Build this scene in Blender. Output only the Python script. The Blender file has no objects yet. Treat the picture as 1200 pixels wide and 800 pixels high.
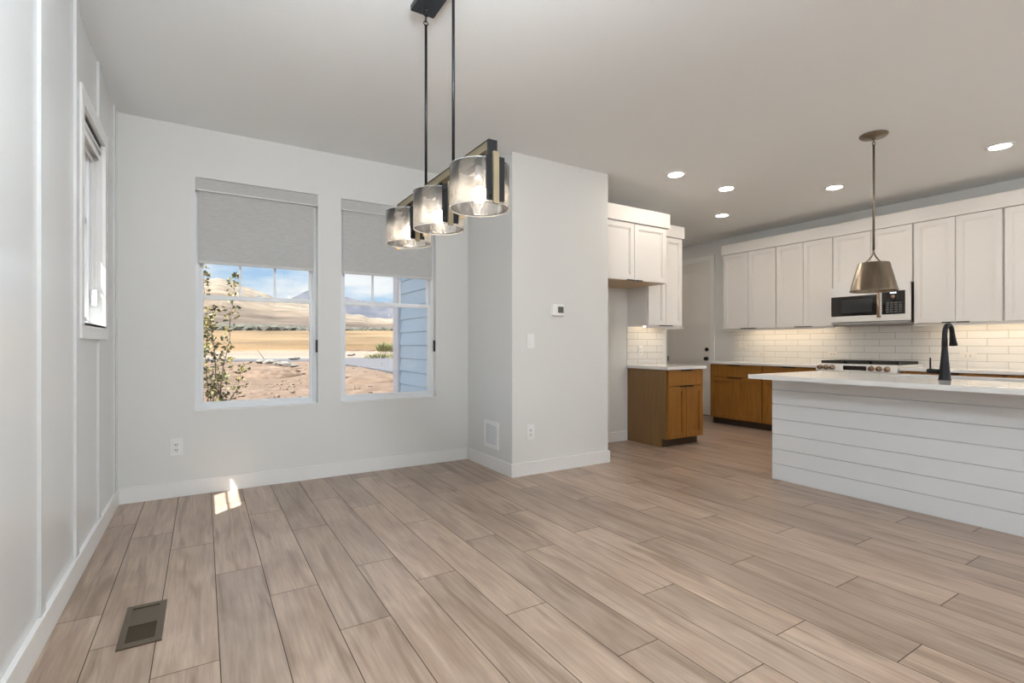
import bpy, bmesh, math, random
from mathutils import Vector, Matrix
S = bpy.context.scene
COL = S.collection
R = random.Random(7)

# ------------------------------------------------------------------ camera
CAMH = 1.16
cd = bpy.data.cameras.new('camera'); cam = bpy.data.objects.new('camera', cd); COL.objects.link(cam)
cd.sensor_width = 36.0; cd.lens = 589.5/1200*36.0; cd.shift_y = 4/1200; cd.clip_end = 20000; cd.clip_start = .02
cam.location = (0, 0, CAMH); cam.rotation_euler = (math.radians(90), 0, -math.radians(31.5532))
S.camera = cam

# ------------------------------------------------------------------ sky
SKY = 0.86
w = bpy.data.worlds.new('sky'); S.world = w; w.use_nodes = True
nt = w.node_tree; nt.nodes.clear()
def N(t, typ, **k):
    n = t.nodes.new(typ)
    for a, b in k.items():
        if a.startswith('i_'): n.inputs[a[2:].replace('_', ' ')].default_value = b
        else: setattr(n, a, b)
    return n
tc = N(nt, 'ShaderNodeTexCoord'); sep = N(nt, 'ShaderNodeSeparateXYZ'); nt.links.new(tc.outputs['Generated'], sep.inputs[0])
rmp = N(nt, 'ShaderNodeValToRGB'); e = rmp.color_ramp.elements
e[0].position = 0.0; e[0].color = (.66, .84, 1, 1); e[1].position = .75; e[1].color = (.20, .42, .88, 1)
m_ = e.new(.16); m_.color = (.42, .68, 1, 1)
nt.links.new(sep.outputs[2], rmp.inputs[0])
mp = N(nt, 'ShaderNodeMapping'); mp.inputs['Scale'].default_value = (2.6, 2.6, 9); mp.inputs['Location'].default_value = (.35, .2, .55)
nz = N(nt, 'ShaderNodeTexNoise'); nz.inputs['Scale'].default_value = 1.7; nz.inputs['Detail'].default_value = 7; nz.inputs['Roughness'].default_value = .55
nt.links.new(tc.outputs['Generated'], mp.inputs[0]); nt.links.new(mp.outputs[0], nz.inputs['Vector'])
cr = N(nt, 'ShaderNodeValToRGB'); cr.color_ramp.elements[0].position = .44; cr.color_ramp.elements[1].position = .60
nt.links.new(nz.outputs['Fac'], cr.inputs[0])
mx = N(nt, 'ShaderNodeMix', data_type='RGBA'); mx.inputs['B'].default_value = (1.08, 1.10, 1.14, 1)
nt.links.new(cr.outputs[0], mx.inputs['Factor']); nt.links.new(rmp.outputs[0], mx.inputs['A'])
bg = N(nt, 'ShaderNodeBackground'); bg.inputs['Strength'].default_value = SKY
nt.links.new(mx.outputs['Result'], bg.inputs[0]); wo = N(nt, 'ShaderNodeOutputWorld'); nt.links.new(bg.outputs[0], wo.inputs[0])

# ------------------------------------------------------------------ sun
SUN = 19.0
sl = bpy.data.lights.new('sun', 'SUN'); sl.energy = SUN; sl.angle = math.radians(.5); sl.color = (1, .97, .93)
so = bpy.data.objects.new('sun', sl); COL.objects.link(so)
so.rotation_euler = Vector((1, .80, -2.15)).to_track_quat('-Z', 'Y').to_euler(); so.location = (-10, -7, 20)

S.view_settings.view_transform = 'Standard'; S.view_settings.look = 'None'; S.view_settings.gamma = 1
S.view_settings.exposure = 0.08
S.view_settings.use_curve_mapping = False

CAN_K = 114     # kitchen can strength
FILL_CAN = 40     # strength of the unseen cans added as fill
UCAB = 15
FILL_GLOBE = 45     # globe lamps added out of view to lift the room      # under cabinet strip

# ------------------------------------------------------------------ materials
def mat(name, col, rough=.5, metal=0, **k):
    m = bpy.data.materials.new(name); m.use_nodes = True
    b = m.node_tree.nodes['Principled BSDF']
    b.inputs['Base Color'].default_value = (*col, 1); b.inputs['Roughness'].default_value = rough; b.inputs['Metallic'].default_value = metal
    for a, v in k.items(): b.inputs[a.replace('_', ' ')].default_value = v
    return m
def P(m): return m.node_tree.nodes['Principled BSDF']
def bump(m, scale=200, strength=.1, dist=.002, detail=2, sc3=None, coord='Object'):
    t = m.node_tree; tc = N(t, 'ShaderNodeTexCoord'); mp = N(t, 'ShaderNodeMapping')
    if sc3: mp.inputs['Scale'].default_value = sc3
    nz = N(t, 'ShaderNodeTexNoise'); nz.inputs['Scale'].default_value = scale; nz.inputs['Detail'].default_value = detail
    bp = N(t, 'ShaderNodeBump'); bp.inputs['Strength'].default_value = strength; bp.inputs['Distance'].default_value = dist
    t.links.new(tc.outputs[coord], mp.inputs[0]); t.links.new(mp.outputs[0], nz.inputs['Vector'])
    t.links.new(nz.outputs['Fac'], bp.inputs['Height']); t.links.new(bp.outputs[0], P(m).inputs['Normal'])
    return nz
def noisecol(m, c1, c2, scale=5, detail=5, sc3=(1, 1, 1), p0=.35, p1=.65, rough=.55):
    t = m.node_tree; tc = N(t, 'ShaderNodeTexCoord'); mp = N(t, 'ShaderNodeMapping'); mp.inputs['Scale'].default_value = sc3
    nz = N(t, 'ShaderNodeTexNoise'); nz.inputs['Scale'].default_value = scale; nz.inputs['Detail'].default_value = detail; nz.inputs['Roughness'].default_value = rough
    r = N(t, 'ShaderNodeValToRGB'); r.color_ramp.elements[0].position = p0; r.color_ramp.elements[1].position = p1
    r.color_ramp.elements[0].color = (*c1, 1); r.color_ramp.elements[1].color = (*c2, 1)
    t.links.new(tc.outputs['Object'], mp.inputs[0]); t.links.new(mp.outputs[0], nz.inputs['Vector']); t.links.new(nz.outputs['Fac'], r.inputs[0])
    t.links.new(r.outputs[0], P(m).inputs['Base Color'])
    return r
def emis(name, col, st):
    m = mat(name, (.9, .9, .9), .4); b = P(m)
    b.inputs['Emission Color'].default_value = (*col, 1); b.inputs['Emission Strength'].default_value = st
    return m
M = {}
M['wall'] = mat('wall_paint', (.745, .742, .72), .6); bump(M['wall'], 90, .10, .002, 3)
M['leftwall'] = mat('board_batten_paint', (.70, .705, .70), .24); bump(M['leftwall'], 4, .18, .004, 3, (1, 1, .5))
M['ceil'] = mat('ceiling_paint', (.885, .90, .90), .85); bump(M['ceil'], 60, .22, .003, 4)
M['trim'] = mat('trim_paint', (.84, .835, .82), .32)
M['vinyl'] = mat('window_vinyl', (.86, .88, .90), .3)
M['cabw'] = mat('white_cabinet_lacquer', (.80, .775, .745), .38)
M['isl'] = mat('shiplap_paint', (.78, .79, .80), .4); bump(M['isl'], 60, .06, .001, 2, (1, 1, 1))
M['dark'] = mat('shadow_gap_black', (.03, .03, .03), .8)
M['black'] = mat('matte_black_metal', (.018, .018, .02), .38, .6)
M['canopy'] = mat('dark_grey_metal', (.06, .065, .075), .42, .7)
M['brass'] = mat('antique_brass', (.36, .30, .20), .36, .85); bump(M['brass'], 300, .1, .0006, 2, (1, .05, 1))
M['nickel'] = mat('aged_nickel', (.36, .31, .25), .33, .95)
noisecol(M['nickel'], (.19, .155, .115), (.29, .245, .19), 14, 3, (1, 1, .15))
M['bronze'] = mat('brushed_bronze', (.40, .28, .20), .3, .95)
M['appl'] = mat('matte_white_enamel', (.80, .79, .77), .35)
M['steel'] = mat('stainless_steel', (.55, .55, .56), .28, 1.0); bump(M['steel'], 400, .08, .0004, 2, (1, .03, 1))
M['bglass'] = mat('black_glass', (.012, .011, .011), .06)
M['bglass2'] = mat('oven_window_mesh', (.035, .037, .04), .12)
M['grey_btn'] = mat('keypad_grey', (.10, .10, .105), .4)
M['iron'] = mat('cast_iron', (.02, .019, .018), .6)
M['plate'] = mat('white_plastic', (.86, .86, .85), .3)
M['lcd'] = mat('thermostat_screen', (.10, .10, .075), .2)
M['vinylgrey'] = mat('slot_dark', (.04, .04, .045), .6)
M['regis'] = mat('bronze_register_paint', (.12, .09, .06), .4, .5)
M['regdark'] = mat('register_louvre_dark', (.008, .006, .005), .6, .3)
M['grille_in'] = mat('grille_recess', (.45, .50, .56), .6)
M['doorp'] = mat('interior_door_paint', (.80, .765, .72), .4)
M['whitelight'] = emis('display_digits', (.75, .9, 1), 2.5)
M['quartz'] = mat('white_quartz', (.82, .815, .80), .06, IOR=1.6)
M['can'] = emis('kitchen_can_lens', (1, .89, .76), CAN_K)
M['fill_can'] = emis('fill_can_lens', (1, .99, .97), FILL_CAN)
M['strip'] = emis('under_cabinet_diffuser', (1, .80, .56), UCAB)
M['bulb'] = emis('bulb_glass', (1, .84, .66), 50)
M['bulb2'] = emis('pendant_bulb_glass', (1, .80, .58), 14)

# wood cabinets (vertical grain)
def wood(name, c1, c2, c3):
    m = mat(name, c2, .42); t = m.node_tree
    tc = N(t, 'ShaderNodeTexCoord'); mp = N(t, 'ShaderNodeMapping'); mp.inputs['Scale'].default_value = (9, 9, .55)
    nz = N(t, 'ShaderNodeTexNoise'); nz.inputs['Scale'].default_value = 5; nz.inputs['Detail'].default_value = 8; nz.inputs['Roughness'].default_value = .6; nz.inputs['Distortion'].default_value = .4
    r = N(t, 'ShaderNodeValToRGB'); r.color_ramp.elements[0].position = .3; r.color_ramp.elements[1].position = .72
    r.color_ramp.elements[0].color = (*c1, 1); r.color_ramp.elements[1].color = (*c3, 1); x = r.color_ramp.elements.new(.5); x.color = (*c2, 1)
    t.links.new(tc.outputs['Object'], mp.inputs[0]); t.links.new(mp.outputs[0], nz.inputs['Vector']); t.links.new(nz.outputs['Fac'], r.inputs[0])
    t.links.new(r.outputs[0], P(m).inputs['Base Color'])
    return m
M['oak'] = wood('honey_stained_wood', (.225, .088, .010), (.28, .118, .018), (.335, .15, .03))
M['oakside'] = wood('brown_laminated_end_panel', (.17, .090, .030), (.20, .108, .038), (.23, .125, .048))
M['rawwood'] = wood('pale_plywood', (.42, .28, .15), (.50, .34, .19), (.56, .39, .23))
M['toe'] = mat('toe_kick_brown', (.06, .035, .02), .6)

# floor planks : per-plank random stored in a face attribute
def floormat():
    m = mat('oak_vinyl_plank', (.4, .3, .2), .34); t = m.node_tree; L = t.links.new
    at = N(t, 'ShaderNodeAttribute', attribute_name='plank'); tc = N(t, 'ShaderNodeTexCoord')
    sepa = N(t, 'ShaderNodeSeparateColor'); L(at.outputs['Color'], sepa.inputs[0])
    off = N(t, 'ShaderNodeVectorMath', operation='SCALE'); off.inputs['Scale'].default_value = 37.0; L(at.outputs['Color'], off.inputs[0])
    add = N(t, 'ShaderNodeVectorMath', operation='ADD'); L(tc.outputs['Object'], add.inputs[0]); L(off.outputs[0], add.inputs[1])
    # broad tone cloud
    mp1 = N(t, 'ShaderNodeMapping'); mp1.inputs['Scale'].default_value = (5, 1.3, 1); L(add.outputs[0], mp1.inputs[0])
    n1 = N(t, 'ShaderNodeTexNoise'); n1.inputs['Scale'].default_value = 1.3; n1.inputs['Detail'].default_value = 4; n1.inputs['Distortion'].default_value = .8; L(mp1.outputs[0], n1.inputs['Vector'])
    # fine grain
    mp2 = N(t, 'ShaderNodeMapping'); mp2.inputs['Scale'].default_value = (70, 3.0, 1); L(add.outputs[0], mp2.inputs[0])
    n2 = N(t, 'ShaderNodeTexNoise'); n2.inputs['Scale'].default_value = 1.2; n2.inputs['Detail'].default_value = 6; n2.inputs['Roughness'].default_value = .65; L(mp2.outputs[0], n2.inputs['Vector'])
    # cathedral bands
    mp3 = N(t, 'ShaderNodeMapping'); mp3.inputs['Scale'].default_value = (11, .9, 1); L(add.outputs[0], mp3.inputs[0])
    n3 = N(t, 'ShaderNodeTexNoise'); n3.inputs['Scale'].default_value = 1.0; n3.inputs['Detail'].default_value = 3; n3.inputs['Distortion'].default_value = 1.6; L(mp3.outputs[0], n3.inputs['Vector'])
    r3 = N(t, 'ShaderNodeValToRGB'); r3.color_ramp.elements[0].position = .54; r3.color_ramp.elements[1].position = .70; L(n3.outputs['Fac'], r3.inputs[0])
    r1 = N(t, 'ShaderNodeValToRGB'); r1.color_ramp.elements[0].position = .28; r1.color_ramp.elements[1].position = .72
    r1.color_ramp.elements[0].color = (.300, .210, .152, 1); r1.color_ramp.elements[1].color = (.460, .350, .274, 1); L(n1.outputs['Fac'], r1.inputs[0])
    mxa = N(t, 'ShaderNodeMix', data_type='RGBA'); mxa.inputs['B'].default_value = (.175, .115, .075, 1)
    f3 = N(t, 'ShaderNodeMath', operation='MULTIPLY'); f3.inputs[1].default_value = .62; L(r3.outputs[0], f3.inputs[0]); L(f3.outputs[0], mxa.inputs['Factor']); L(r1.outputs[0], mxa.inputs['A'])
    mr = N(t, 'ShaderNodeMapRange'); mr.inputs['From Min'].default_value = .3; mr.inputs['From Max'].default_value = .7; mr.inputs['To Min'].default_value = .80; mr.inputs['To Max'].default_value = 1.16; L(n2.outputs['Fac'], mr.inputs[0])
    mr2 = N(t, 'ShaderNodeMapRange'); mr2.inputs['To Min'].default_value = .86; mr2.inputs['To Max'].default_value = 1.12; L(sepa.outputs[0], mr2.inputs[0])
    mu = N(t, 'ShaderNodeMath', operation='MULTIPLY'); L(mr.outputs[0], mu.inputs[0]); L(mr2.outputs[0], mu.inputs[1])
    sc = N(t, 'ShaderNodeVectorMath', operation='SCALE'); L(mxa.outputs['Result'], sc.inputs[0]); L(mu.outputs[0], sc.inputs['Scale'])
    L(sc.outputs[0], P(m).inputs['Base Color'])
    bp = N(t, 'ShaderNodeBump'); bp.inputs['Strength'].default_value = .12; bp.inputs['Distance'].default_value = .001; L(n2.outputs['Fac'], bp.inputs['Height']); L(bp.outputs[0], P(m).inputs['Normal'])
    rr = N(t, 'ShaderNodeMapRange'); rr.inputs['To Min'].default_value = .27; rr.inputs['To Max'].default_value = .42; L(n1.outputs['Fac'], rr.inputs[0]); L(rr.outputs[0], P(m).inputs['Roughness'])
    return m
M['floor'] = floormat()
M['gap'] = mat('plank_gap', (.045, .03, .02), .8)

def tilemat(name, axis, origin):
    m = mat(name, (.8, .77, .72), .16); t = m.node_tree; L = t.links.new
    tc = N(t, 'ShaderNodeTexCoord'); s = N(t, 'ShaderNodeSeparateXYZ'); L(tc.outputs['Object'], s.inputs[0])
    c = N(t, 'ShaderNodeCombineXYZ'); a = N(t, 'ShaderNodeMath', operation='SUBTRACT'); a.inputs[1].default_value = origin[0]
    b = N(t, 'ShaderNodeMath', operation='SUBTRACT'); b.inputs[1].default_value = origin[1]
    L(s.outputs[axis], a.inputs[0]); L(s.outputs[2], b.inputs[0]); L(a.outputs[0], c.inputs[0]); L(b.outputs[0], c.inputs[1])
    br = N(t, 'ShaderNodeTexBrick'); br.offset = .5; br.offset_frequency = 2
    br.inputs['Scale'].default_value = 1; br.inputs['Brick Width'].default_value = .331; br.inputs['Row Height'].default_value = .082
    br.inputs['Mortar Size'].default_value = .0022; br.inputs['Mortar Smooth'].default_value = .2; br.inputs['Bias'].default_value = 0
    br.inputs['Color1'].default_value = (.82, .80, .765, 1); br.inputs['Color2'].default_value = (.79, .77, .735, 1); br.inputs['Mortar'].default_value = (.38, .335, .28, 1)
    L(c.outputs[0], br.inputs['Vector']); L(br.outputs['Color'], P(m).inputs['Base Color'])
    inv = N(t, 'ShaderNodeMath', operation='SUBTRACT'); inv.inputs[0].default_value = 1; L(br.outputs['Fac'], inv.inputs[1])
    nz = N(t, 'ShaderNodeTexNoise'); nz.inputs['Scale'].default_value = 9; L(tc.outputs['Object'], nz.inputs['Vector'])
    ad = N(t, 'ShaderNodeMath', operation='MULTIPLY_ADD'); ad.inputs[1].default_value = .35; L(nz.outputs['Fac'], ad.inputs[0]); L(inv.outputs[0], ad.inputs[2])
    bp = N(t, 'ShaderNodeBump'); bp.inputs['Strength'].default_value = .35; bp.inputs['Distance'].default_value = .0015; L(ad.outputs[0], bp.inputs['Height']); L(bp.outputs[0], P(m).inputs['Normal'])
    return m
M['tile_r'] = tilemat('subway_tile_right', 1, (4.218, 1.230))
M['tile_a'] = tilemat('subway_tile_alcove', 0, (4.42, 1.230))

def paneglass(name, tint=(.97, .985, .98), gl=.07):
    m = bpy.data.materials.new(name); m.use_nodes = True; t = m.node_tree; t.nodes.clear(); L = t.links.new
    tr = N(t, 'ShaderNodeBsdfTransparent'); tr.inputs[0].default_value = (*tint, 1); g = N(t, 'ShaderNodeBsdfGlossy'); g.inputs['Roughness'].default_value = .01
    lw = N(t, 'ShaderNodeLayerWeight'); lw.inputs['Blend'].default_value = .5; pw = N(t, 'ShaderNodeMath', operation='POWER'); pw.inputs[1].default_value = 5
    fr = N(t, 'ShaderNodeMath', operation='MULTIPLY_ADD'); fr.inputs[1].default_value = .85; fr.inputs[2].default_value = .03
    L(lw.outputs['Facing'], pw.inputs[0]); L(pw.outputs[0], fr.inputs[0])
    mx = N(t, 'ShaderNodeMixShader'); o = N(t, 'ShaderNodeOutputMaterial')
    L(fr.outputs[0], mx.inputs[0]); L(tr.outputs[0], mx.inputs[1]); L(g.outputs[0], mx.inputs[2]); L(mx.outputs[0], o.inputs[0])
    return m
M['pane'] = paneglass('window_glass')
def seeded():
    m = bpy.data.materials.new('rippled_smoky_glass'); m.use_nodes = True; t = m.node_tree; t.nodes.clear(); L = t.links.new
    tc = N(t, 'ShaderNodeTexCoord'); mp = N(t, 'ShaderNodeMapping'); mp.inputs['Scale'].default_value = (1, 1, .5); L(tc.outputs['Object'], mp.inputs[0])
    nz = N(t, 'ShaderNodeTexNoise'); nz.inputs['Scale'].default_value = 38; nz.inputs['Detail'].default_value = 5; L(mp.outputs[0], nz.inputs['Vector'])
    bp = N(t, 'ShaderNodeBump'); bp.inputs['Strength'].default_value = .7; bp.inputs['Distance'].default_value = .004; L(nz.outputs['Fac'], bp.inputs['Height'])
    tr = N(t, 'ShaderNodeBsdfTransparent'); tr.inputs[0].default_value = (.93, .93, .93, 1)
    g = N(t, 'ShaderNodeBsdfGlossy'); g.inputs['Roughness'].default_value = .12; L(bp.outputs[0], g.inputs['Normal'])
    tl = N(t, 'ShaderNodeBsdfTranslucent'); tl.inputs[0].default_value = (.92, .91, .90, 1); L(bp.outputs[0], tl.inputs['Normal'])
    lw = N(t, 'ShaderNodeLayerWeight'); lw.inputs['Blend'].default_value = .30; L(bp.outputs[0], lw.inputs['Normal'])
    m1 = N(t, 'ShaderNodeMixShader'); m2 = N(t, 'ShaderNodeMixShader'); o = N(t, 'ShaderNodeOutputMaterial')
    rr = N(t, 'ShaderNodeMapRange'); rr.inputs['From Min'].default_value = .35; rr.inputs['From Max'].default_value = .7; rr.inputs['To Min'].default_value = .11; rr.inputs['To Max'].default_value = .30; L(nz.outputs['Fac'], rr.inputs[0])
    L(rr.outputs[0], m1.inputs[0]); L(tr.outputs[0], m1.inputs[1]); L(tl.outputs[0], m1.inputs[2])
    L(lw.outputs['Fresnel'], m2.inputs[0]); L(m1.outputs[0], m2.inputs[1]); L(g.outputs[0], m2.inputs[2]); L(m2.outputs[0], o.inputs[0])
    return m
M['seed'] = seeded()
M['rim'] = mat('painted_rim_glint', (.80, .80, .78), .15, Alpha=.55)  # whitish rings paint the bright glint along the glass edges
def fabric():
    m = bpy.data.materials.new('grey_shade_fabric'); m.use_nodes = True; t = m.node_tree; t.nodes.clear(); L = t.links.new
    tc = N(t, 'ShaderNodeTexCoord'); mp = N(t, 'ShaderNodeMapping'); mp.inputs['Scale'].default_value = (1, 1, 12); L(tc.outputs['Object'], mp.inputs[0])
    nz = N(t, 'ShaderNodeTexNoise'); nz.inputs['Scale'].default_value = 22; nz.inputs['Detail'].default_value = 5; L(mp.outputs[0], nz.inputs['Vector'])
    r = N(t, 'ShaderNodeValToRGB'); r.color_ramp.elements[0].position = .3; r.color_ramp.elements[1].position = .7
    r.color_ramp.elements[0].color = (.50, .50, .49, 1); r.color_ramp.elements[1].color = (.60, .60, .585, 1); L(nz.outputs['Fac'], r.inputs[0])
    d = N(t, 'ShaderNodeBsdfDiffuse'); L(r.outputs[0], d.inputs[0]); tl = N(t, 'ShaderNodeBsdfTranslucent'); L(r.outputs[0], tl.inputs[0])
    mx = N(t, 'ShaderNodeMixShader'); mx.inputs[0].default_value = .05; o = N(t, 'ShaderNodeOutputMaterial')
    L(d.outputs[0], mx.inputs[1]); L(tl.outputs[0], mx.inputs[2]); L(mx.outputs[0], o.inputs[0])
    return m
M['fabric'] = fabric()
M['hem'] = mat('grey_hem', (.62, .62, .61), .5)
# outside
M['siding'] = mat('pale_blue_lap_siding', (.64, .83, .98), .6)
M['exttrim'] = mat('exterior_white_trim', (.82, .85, .90), .5)
M['stone'] = mat('pale_rubble', (.55, .52, .48), .9); noisecol(M['stone'], (.08, .07, .06), (.22, .21, .19), 3, 5)
M['leaf'] = mat('olive_leaf', (.16, .19, .05), .5); noisecol(M['leaf'], (.07, .08, .022), (.30, .25, .085), 9, 2, p0=.42, p1=.6)
M['bark'] = mat('greybrown_bark', (.20, .14, .10), .9)
M['bush'] = mat('yellow_green_bush', (.35, .38, .12), .9); noisecol(M['bush'], (.10, .11, .04), (.26, .25, .11), 6, 4)
M['sage'] = mat('distant_scrub', (.13, .17, .15), .95); noisecol(M['sage'], (.038, .036, .028), (.10, .095, .07), .35, 3)
M['asph'] = mat('road_asphalt', (.098, .098, .108), .95, Specular_IOR_Level=.05)
M['kerb'] = mat('road_kerb', (.30, .28, .30), .9)
M['mount'] = mat('haze_tinted_mountain', (.20, .21, .33), 1.0); noisecol(M['mount'], (.042, .048, .066), (.09, .088, .10), .004, 6)  # bluish distance haze is put into the base colour

# ------------------------------------------------------------------ mesh helpers
def bx(bm, x0, x1, y0, y1, z0, z1, bev=0):
    if x0 > x1: x0, x1 = x1, x0
    if y0 > y1: y0, y1 = y1, y0
    if z0 > z1: z0, z1 = z1, z0
    v = [bm.verts.new(p) for p in ((x0,y0,z0),(x1,y0,z0),(x1,y1,z0),(x0,y1,z0),(x0,y0,z1),(x1,y0,z1),(x1,y1,z1),(x0,y1,z1))]
    fs = [bm.faces.new([v[i] for i in q]) for q in ((3,2,1,0),(4,5,6,7),(0,1,5,4),(1,2,6,5),(2,3,7,6),(3,0,4,7))]
    if bev:
        es = list({e for f in fs for e in f.edges}); bmesh.ops.bevel(bm, geom=es, offset=bev, segments=2, affect='EDGES', profile=.5)
    return bm
def box(*a, bev=0): return bx(bmesh.new(), *a, bev=bev)
def boxes(*l, bev=0):
    bm = bmesh.new()
    for a in l: bx(bm, *a, bev=bev)
    return bm
def lathe(bm, c, prof, seg=32, axis='Z', closed=False):
    rings = []
    for r, h in prof:
        ring = []
        for i in range(seg):
            a = 2*math.pi*i/seg; p = (r*math.cos(a), r*math.sin(a), h)
            if axis == 'Z': q = (c[0]+p[0], c[1]+p[1], c[2]+p[2])
            elif axis == 'X': q = (c[0]+p[2], c[1]+p[0], c[2]+p[1])
            else: q = (c[0]+p[1], c[1]+p[2], c[2]+p[0])
            ring.append(bm.verts.new(q))
        rings.append(ring)
    n = len(rings)
    for k in range(n if closed else n-1):
        a, b = rings[k], rings[(k+1) % n]
        for i in range(seg):
            j = (i+1) % seg; f = bm.faces.new((a[i], a[j], b[j], b[i])); f.smooth = True
    if not closed:
        for ring, r in ((rings[0], prof[0][0]), (rings[-1], prof[-1][0])):
            if r > 1e-5: bm.faces.new(ring)
    bmesh.ops.remove_doubles(bm, verts=[v for v in bm.verts], dist=1e-6)
    bmesh.ops.recalc_face_normals(bm, faces=bm.faces[:])
    return bm
def tube(bm, pts, r, seg=12):
    pts = [Vector(p) for p in pts]; rs = r if isinstance(r, (list, tuple)) else [r]*len(pts)
    rings = []; up = Vector((0, 0, 1))
    d0 = (pts[1]-pts[0]).normalized(); s = d0.cross(up)
    if s.length < .01: s = d0.cross(Vector((0, 1, 0)))
    s.normalize()
    for i, p in enumerate(pts):
        d = (pts[min(i+1, len(pts)-1)]-pts[max(i-1, 0)]).normalized()
        s = (s - d*s.dot(d)).normalized(); t = d.cross(s)
        rings.append([bm.verts.new(p + (s*math.cos(2*math.pi*k/seg)+t*math.sin(2*math.pi*k/seg))*rs[i]) for k in range(seg)])
    for a, b in zip(rings, rings[1:]):
        for i in range(seg):
            j = (i+1) % seg; f = bm.faces.new((a[i], a[j], b[j], b[i])); f.smooth = True
    bm.faces.new(rings[0][::-1]); bm.faces.new(rings[-1])
    return bm
W = {}
def link(name, bm, m, parent=None, origin=None):
    me = bpy.data.meshes.new(name); o = bpy.data.objects.new(name, me); COL.objects.link(o)
    if parent is not None:
        o.parent = parent; org = W[parent]; W[o] = org
    else:
        org = Vector(origin) if origin else Vector((0, 0, 0)); o.location = org; W[o] = org
    if org.length: bmesh.ops.translate(bm, verts=bm.verts[:], vec=-org)
    bm.to_mesh(me); bm.free()
    for mm in (m if isinstance(m, (list, tuple)) else [m]): me.materials.append(mm)
    return o
def tag(o, label=None, cat=None, group=None, kind=None):
    if label: o['label'] = label
    if cat: o['category'] = cat
    if group: o['group'] = group
    if kind: o['kind'] = kind
    return o
def thing(name, label, cat, loc, group=None):
    o = bpy.data.objects.new(name, None); COL.objects.link(o); o.location = loc; o.empty_display_size = .1; W[o] = Vector(loc)
    return tag(o, label, cat, group)
def part(name, bm, m, parent): return link(name, bm, m, parent)
def struct(name, bm, m, label=None, cat=None): return tag(link(name, bm, m), label, cat, kind='structure')
def copy_tree(o, parent=None):
    c = o.copy(); COL.objects.link(c)
    if parent is not None: c.parent = parent
    for ch in [x for x in bpy.data.objects if x.parent == o]: copy_tree(ch, c)
    return c

# ================================================================== ROOM SHELL
LX, WY, RX, BY, H = -.54, 4.616, 7.067, -4.2, 2.85
HY = 6.85          # far end of the hallway behind the kitchen stub wall
T = .16
# floor : individual planks in one mesh
def build_floor():
    ends = {0:2.943, 1:2.57, 2:2.11, 3:2.674, 4:2.358, 5:1.854, 6:1.39, 7:1.081, 8:1.671, 9:2.45, 10:2.12, 11:1.66, 12:2.53, 13:2.20, 14:1.79, 15:1.446, 16:2.30, 17:1.98, 18:1.49, 19:1.164, -1:3.434, -2:2.464, -3:2.77}
    bm = bmesh.new(); lay = bm.loops.layers.float_color.new('plank'); g = .0017; PL = 1.29
    for r in range(-3, 34):
        x0 = .053+.211*r; x1 = x0+.211
        x0c, x1c = max(x0+g, LX+.001), min(x1-g, RX-.001)
        if x1c <= x0c: continue
        e0 = ends.get(r, R.uniform(0, PL)); k = math.floor((BY-e0)/PL)
        ymax = WY if x0 < 2.3 else HY
        y = e0+k*PL
        while y < ymax:
            a, b = max(y+g, BY), min(y+PL-g, ymax)
            if b > a:
                c = (R.random(), R.random(), R.random(), 1)
                v = [bm.verts.new(p) for p in ((x0c, a, 0), (x1c, a, 0), (x1c, b, 0), (x0c, b, 0))]
                f = bm.faces.new(v); f.material_index = 0
                for l in f.loops: l[lay] = c
            y += PL
    n0 = len(bm.faces)
    bx(bm, LX-T, RX+T, BY-T, WY, -.12, -.0012); bx(bm, 2.3, RX+T, WY, HY+T, -.12, -.0012)
    bm.faces.ensure_lookup_table()
    for f in bm.faces[n0:]: f.material_index = 1
    struct('floor', bm, [M['floor'], M['gap']])
build_floor()
bm = boxes((LX-T, RX+T, BY-T, WY+T, H, H+.15), (2.3, RX+T, WY+T, HY+T, H, H+.15))
struct('ceiling', bm, M['ceil'])

def wall_x(bm, x0, x1, ya, yb, z0, z1, holes):      # wall in a plane of constant x with rectangular holes (y0,y1,z0,z1)
    y = ya
    for (h0, h1, a, b) in sorted(holes):
        bx(bm, x0, x1, y, h0, z0, z1)
        if a > z0: bx(bm, x0, x1, h0, h1, z0, a)
        bx(bm, x0, x1, h0, h1, b, z1); y = h1
    bx(bm, x0, x1, y, yb, z0, z1); return bm
def wall_y(bm, y0, y1, xa, xb, z0, z1, holes):
    x = xa
    for (h0, h1, a, b) in sorted(holes):
        bx(bm, x, h0, y0, y1, z0, z1)
        if a > z0: bx(bm, h0, h1, y0, y1, z0, a)
        bx(bm, h0, h1, y0, y1, b, z1); x = h1
    bx(bm, x, xb, y0, y1, z0, z1); return bm
W1 = (-.053, .852, .645, 2.465); W2 = (1.047, 1.952, .645, 2.465)
W3 = (3.375, 4.03, 1.275, 2.405); W4 = (-3.2, -1.4, .30, 2.45)
struct('wall_left', wall_x(bmesh.new(), LX-T, LX, BY, WY, 0, H, [W3, W4]), M['leftwall'])
struct('wall_back', wall_y(bmesh.new(), WY, WY+T, LX-T, 2.305, 0, H, [W1, W2]), M['wall'])
WIN_R = [(.3, 2.5, .02, 2.35), (3.0, 5.2, .5, 2.35)]
struct('wall_front', wall_y(bmesh.new(), BY-T, BY, LX-T, RX+T, 0, H, WIN_R), M['wall'])
DOOR = (5.302, 6.20, 0, 2.54)
struct('wall_right', wall_x(bmesh.new(), RX, RX+T, BY, HY+T, 0, H, [DOOR]), M['wall'])
struct('wall_pier', box(2.305, 3.419, 3.75, 4.65, 0, H), M['wall'])
struct('wall_alcove', box(3.419, 5.108, 4.50, 4.65, 0, H), M['wall'])
struct('wall_hall', box(2.46, RX+T, HY, HY+T, 0, H), M['wall'])

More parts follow.
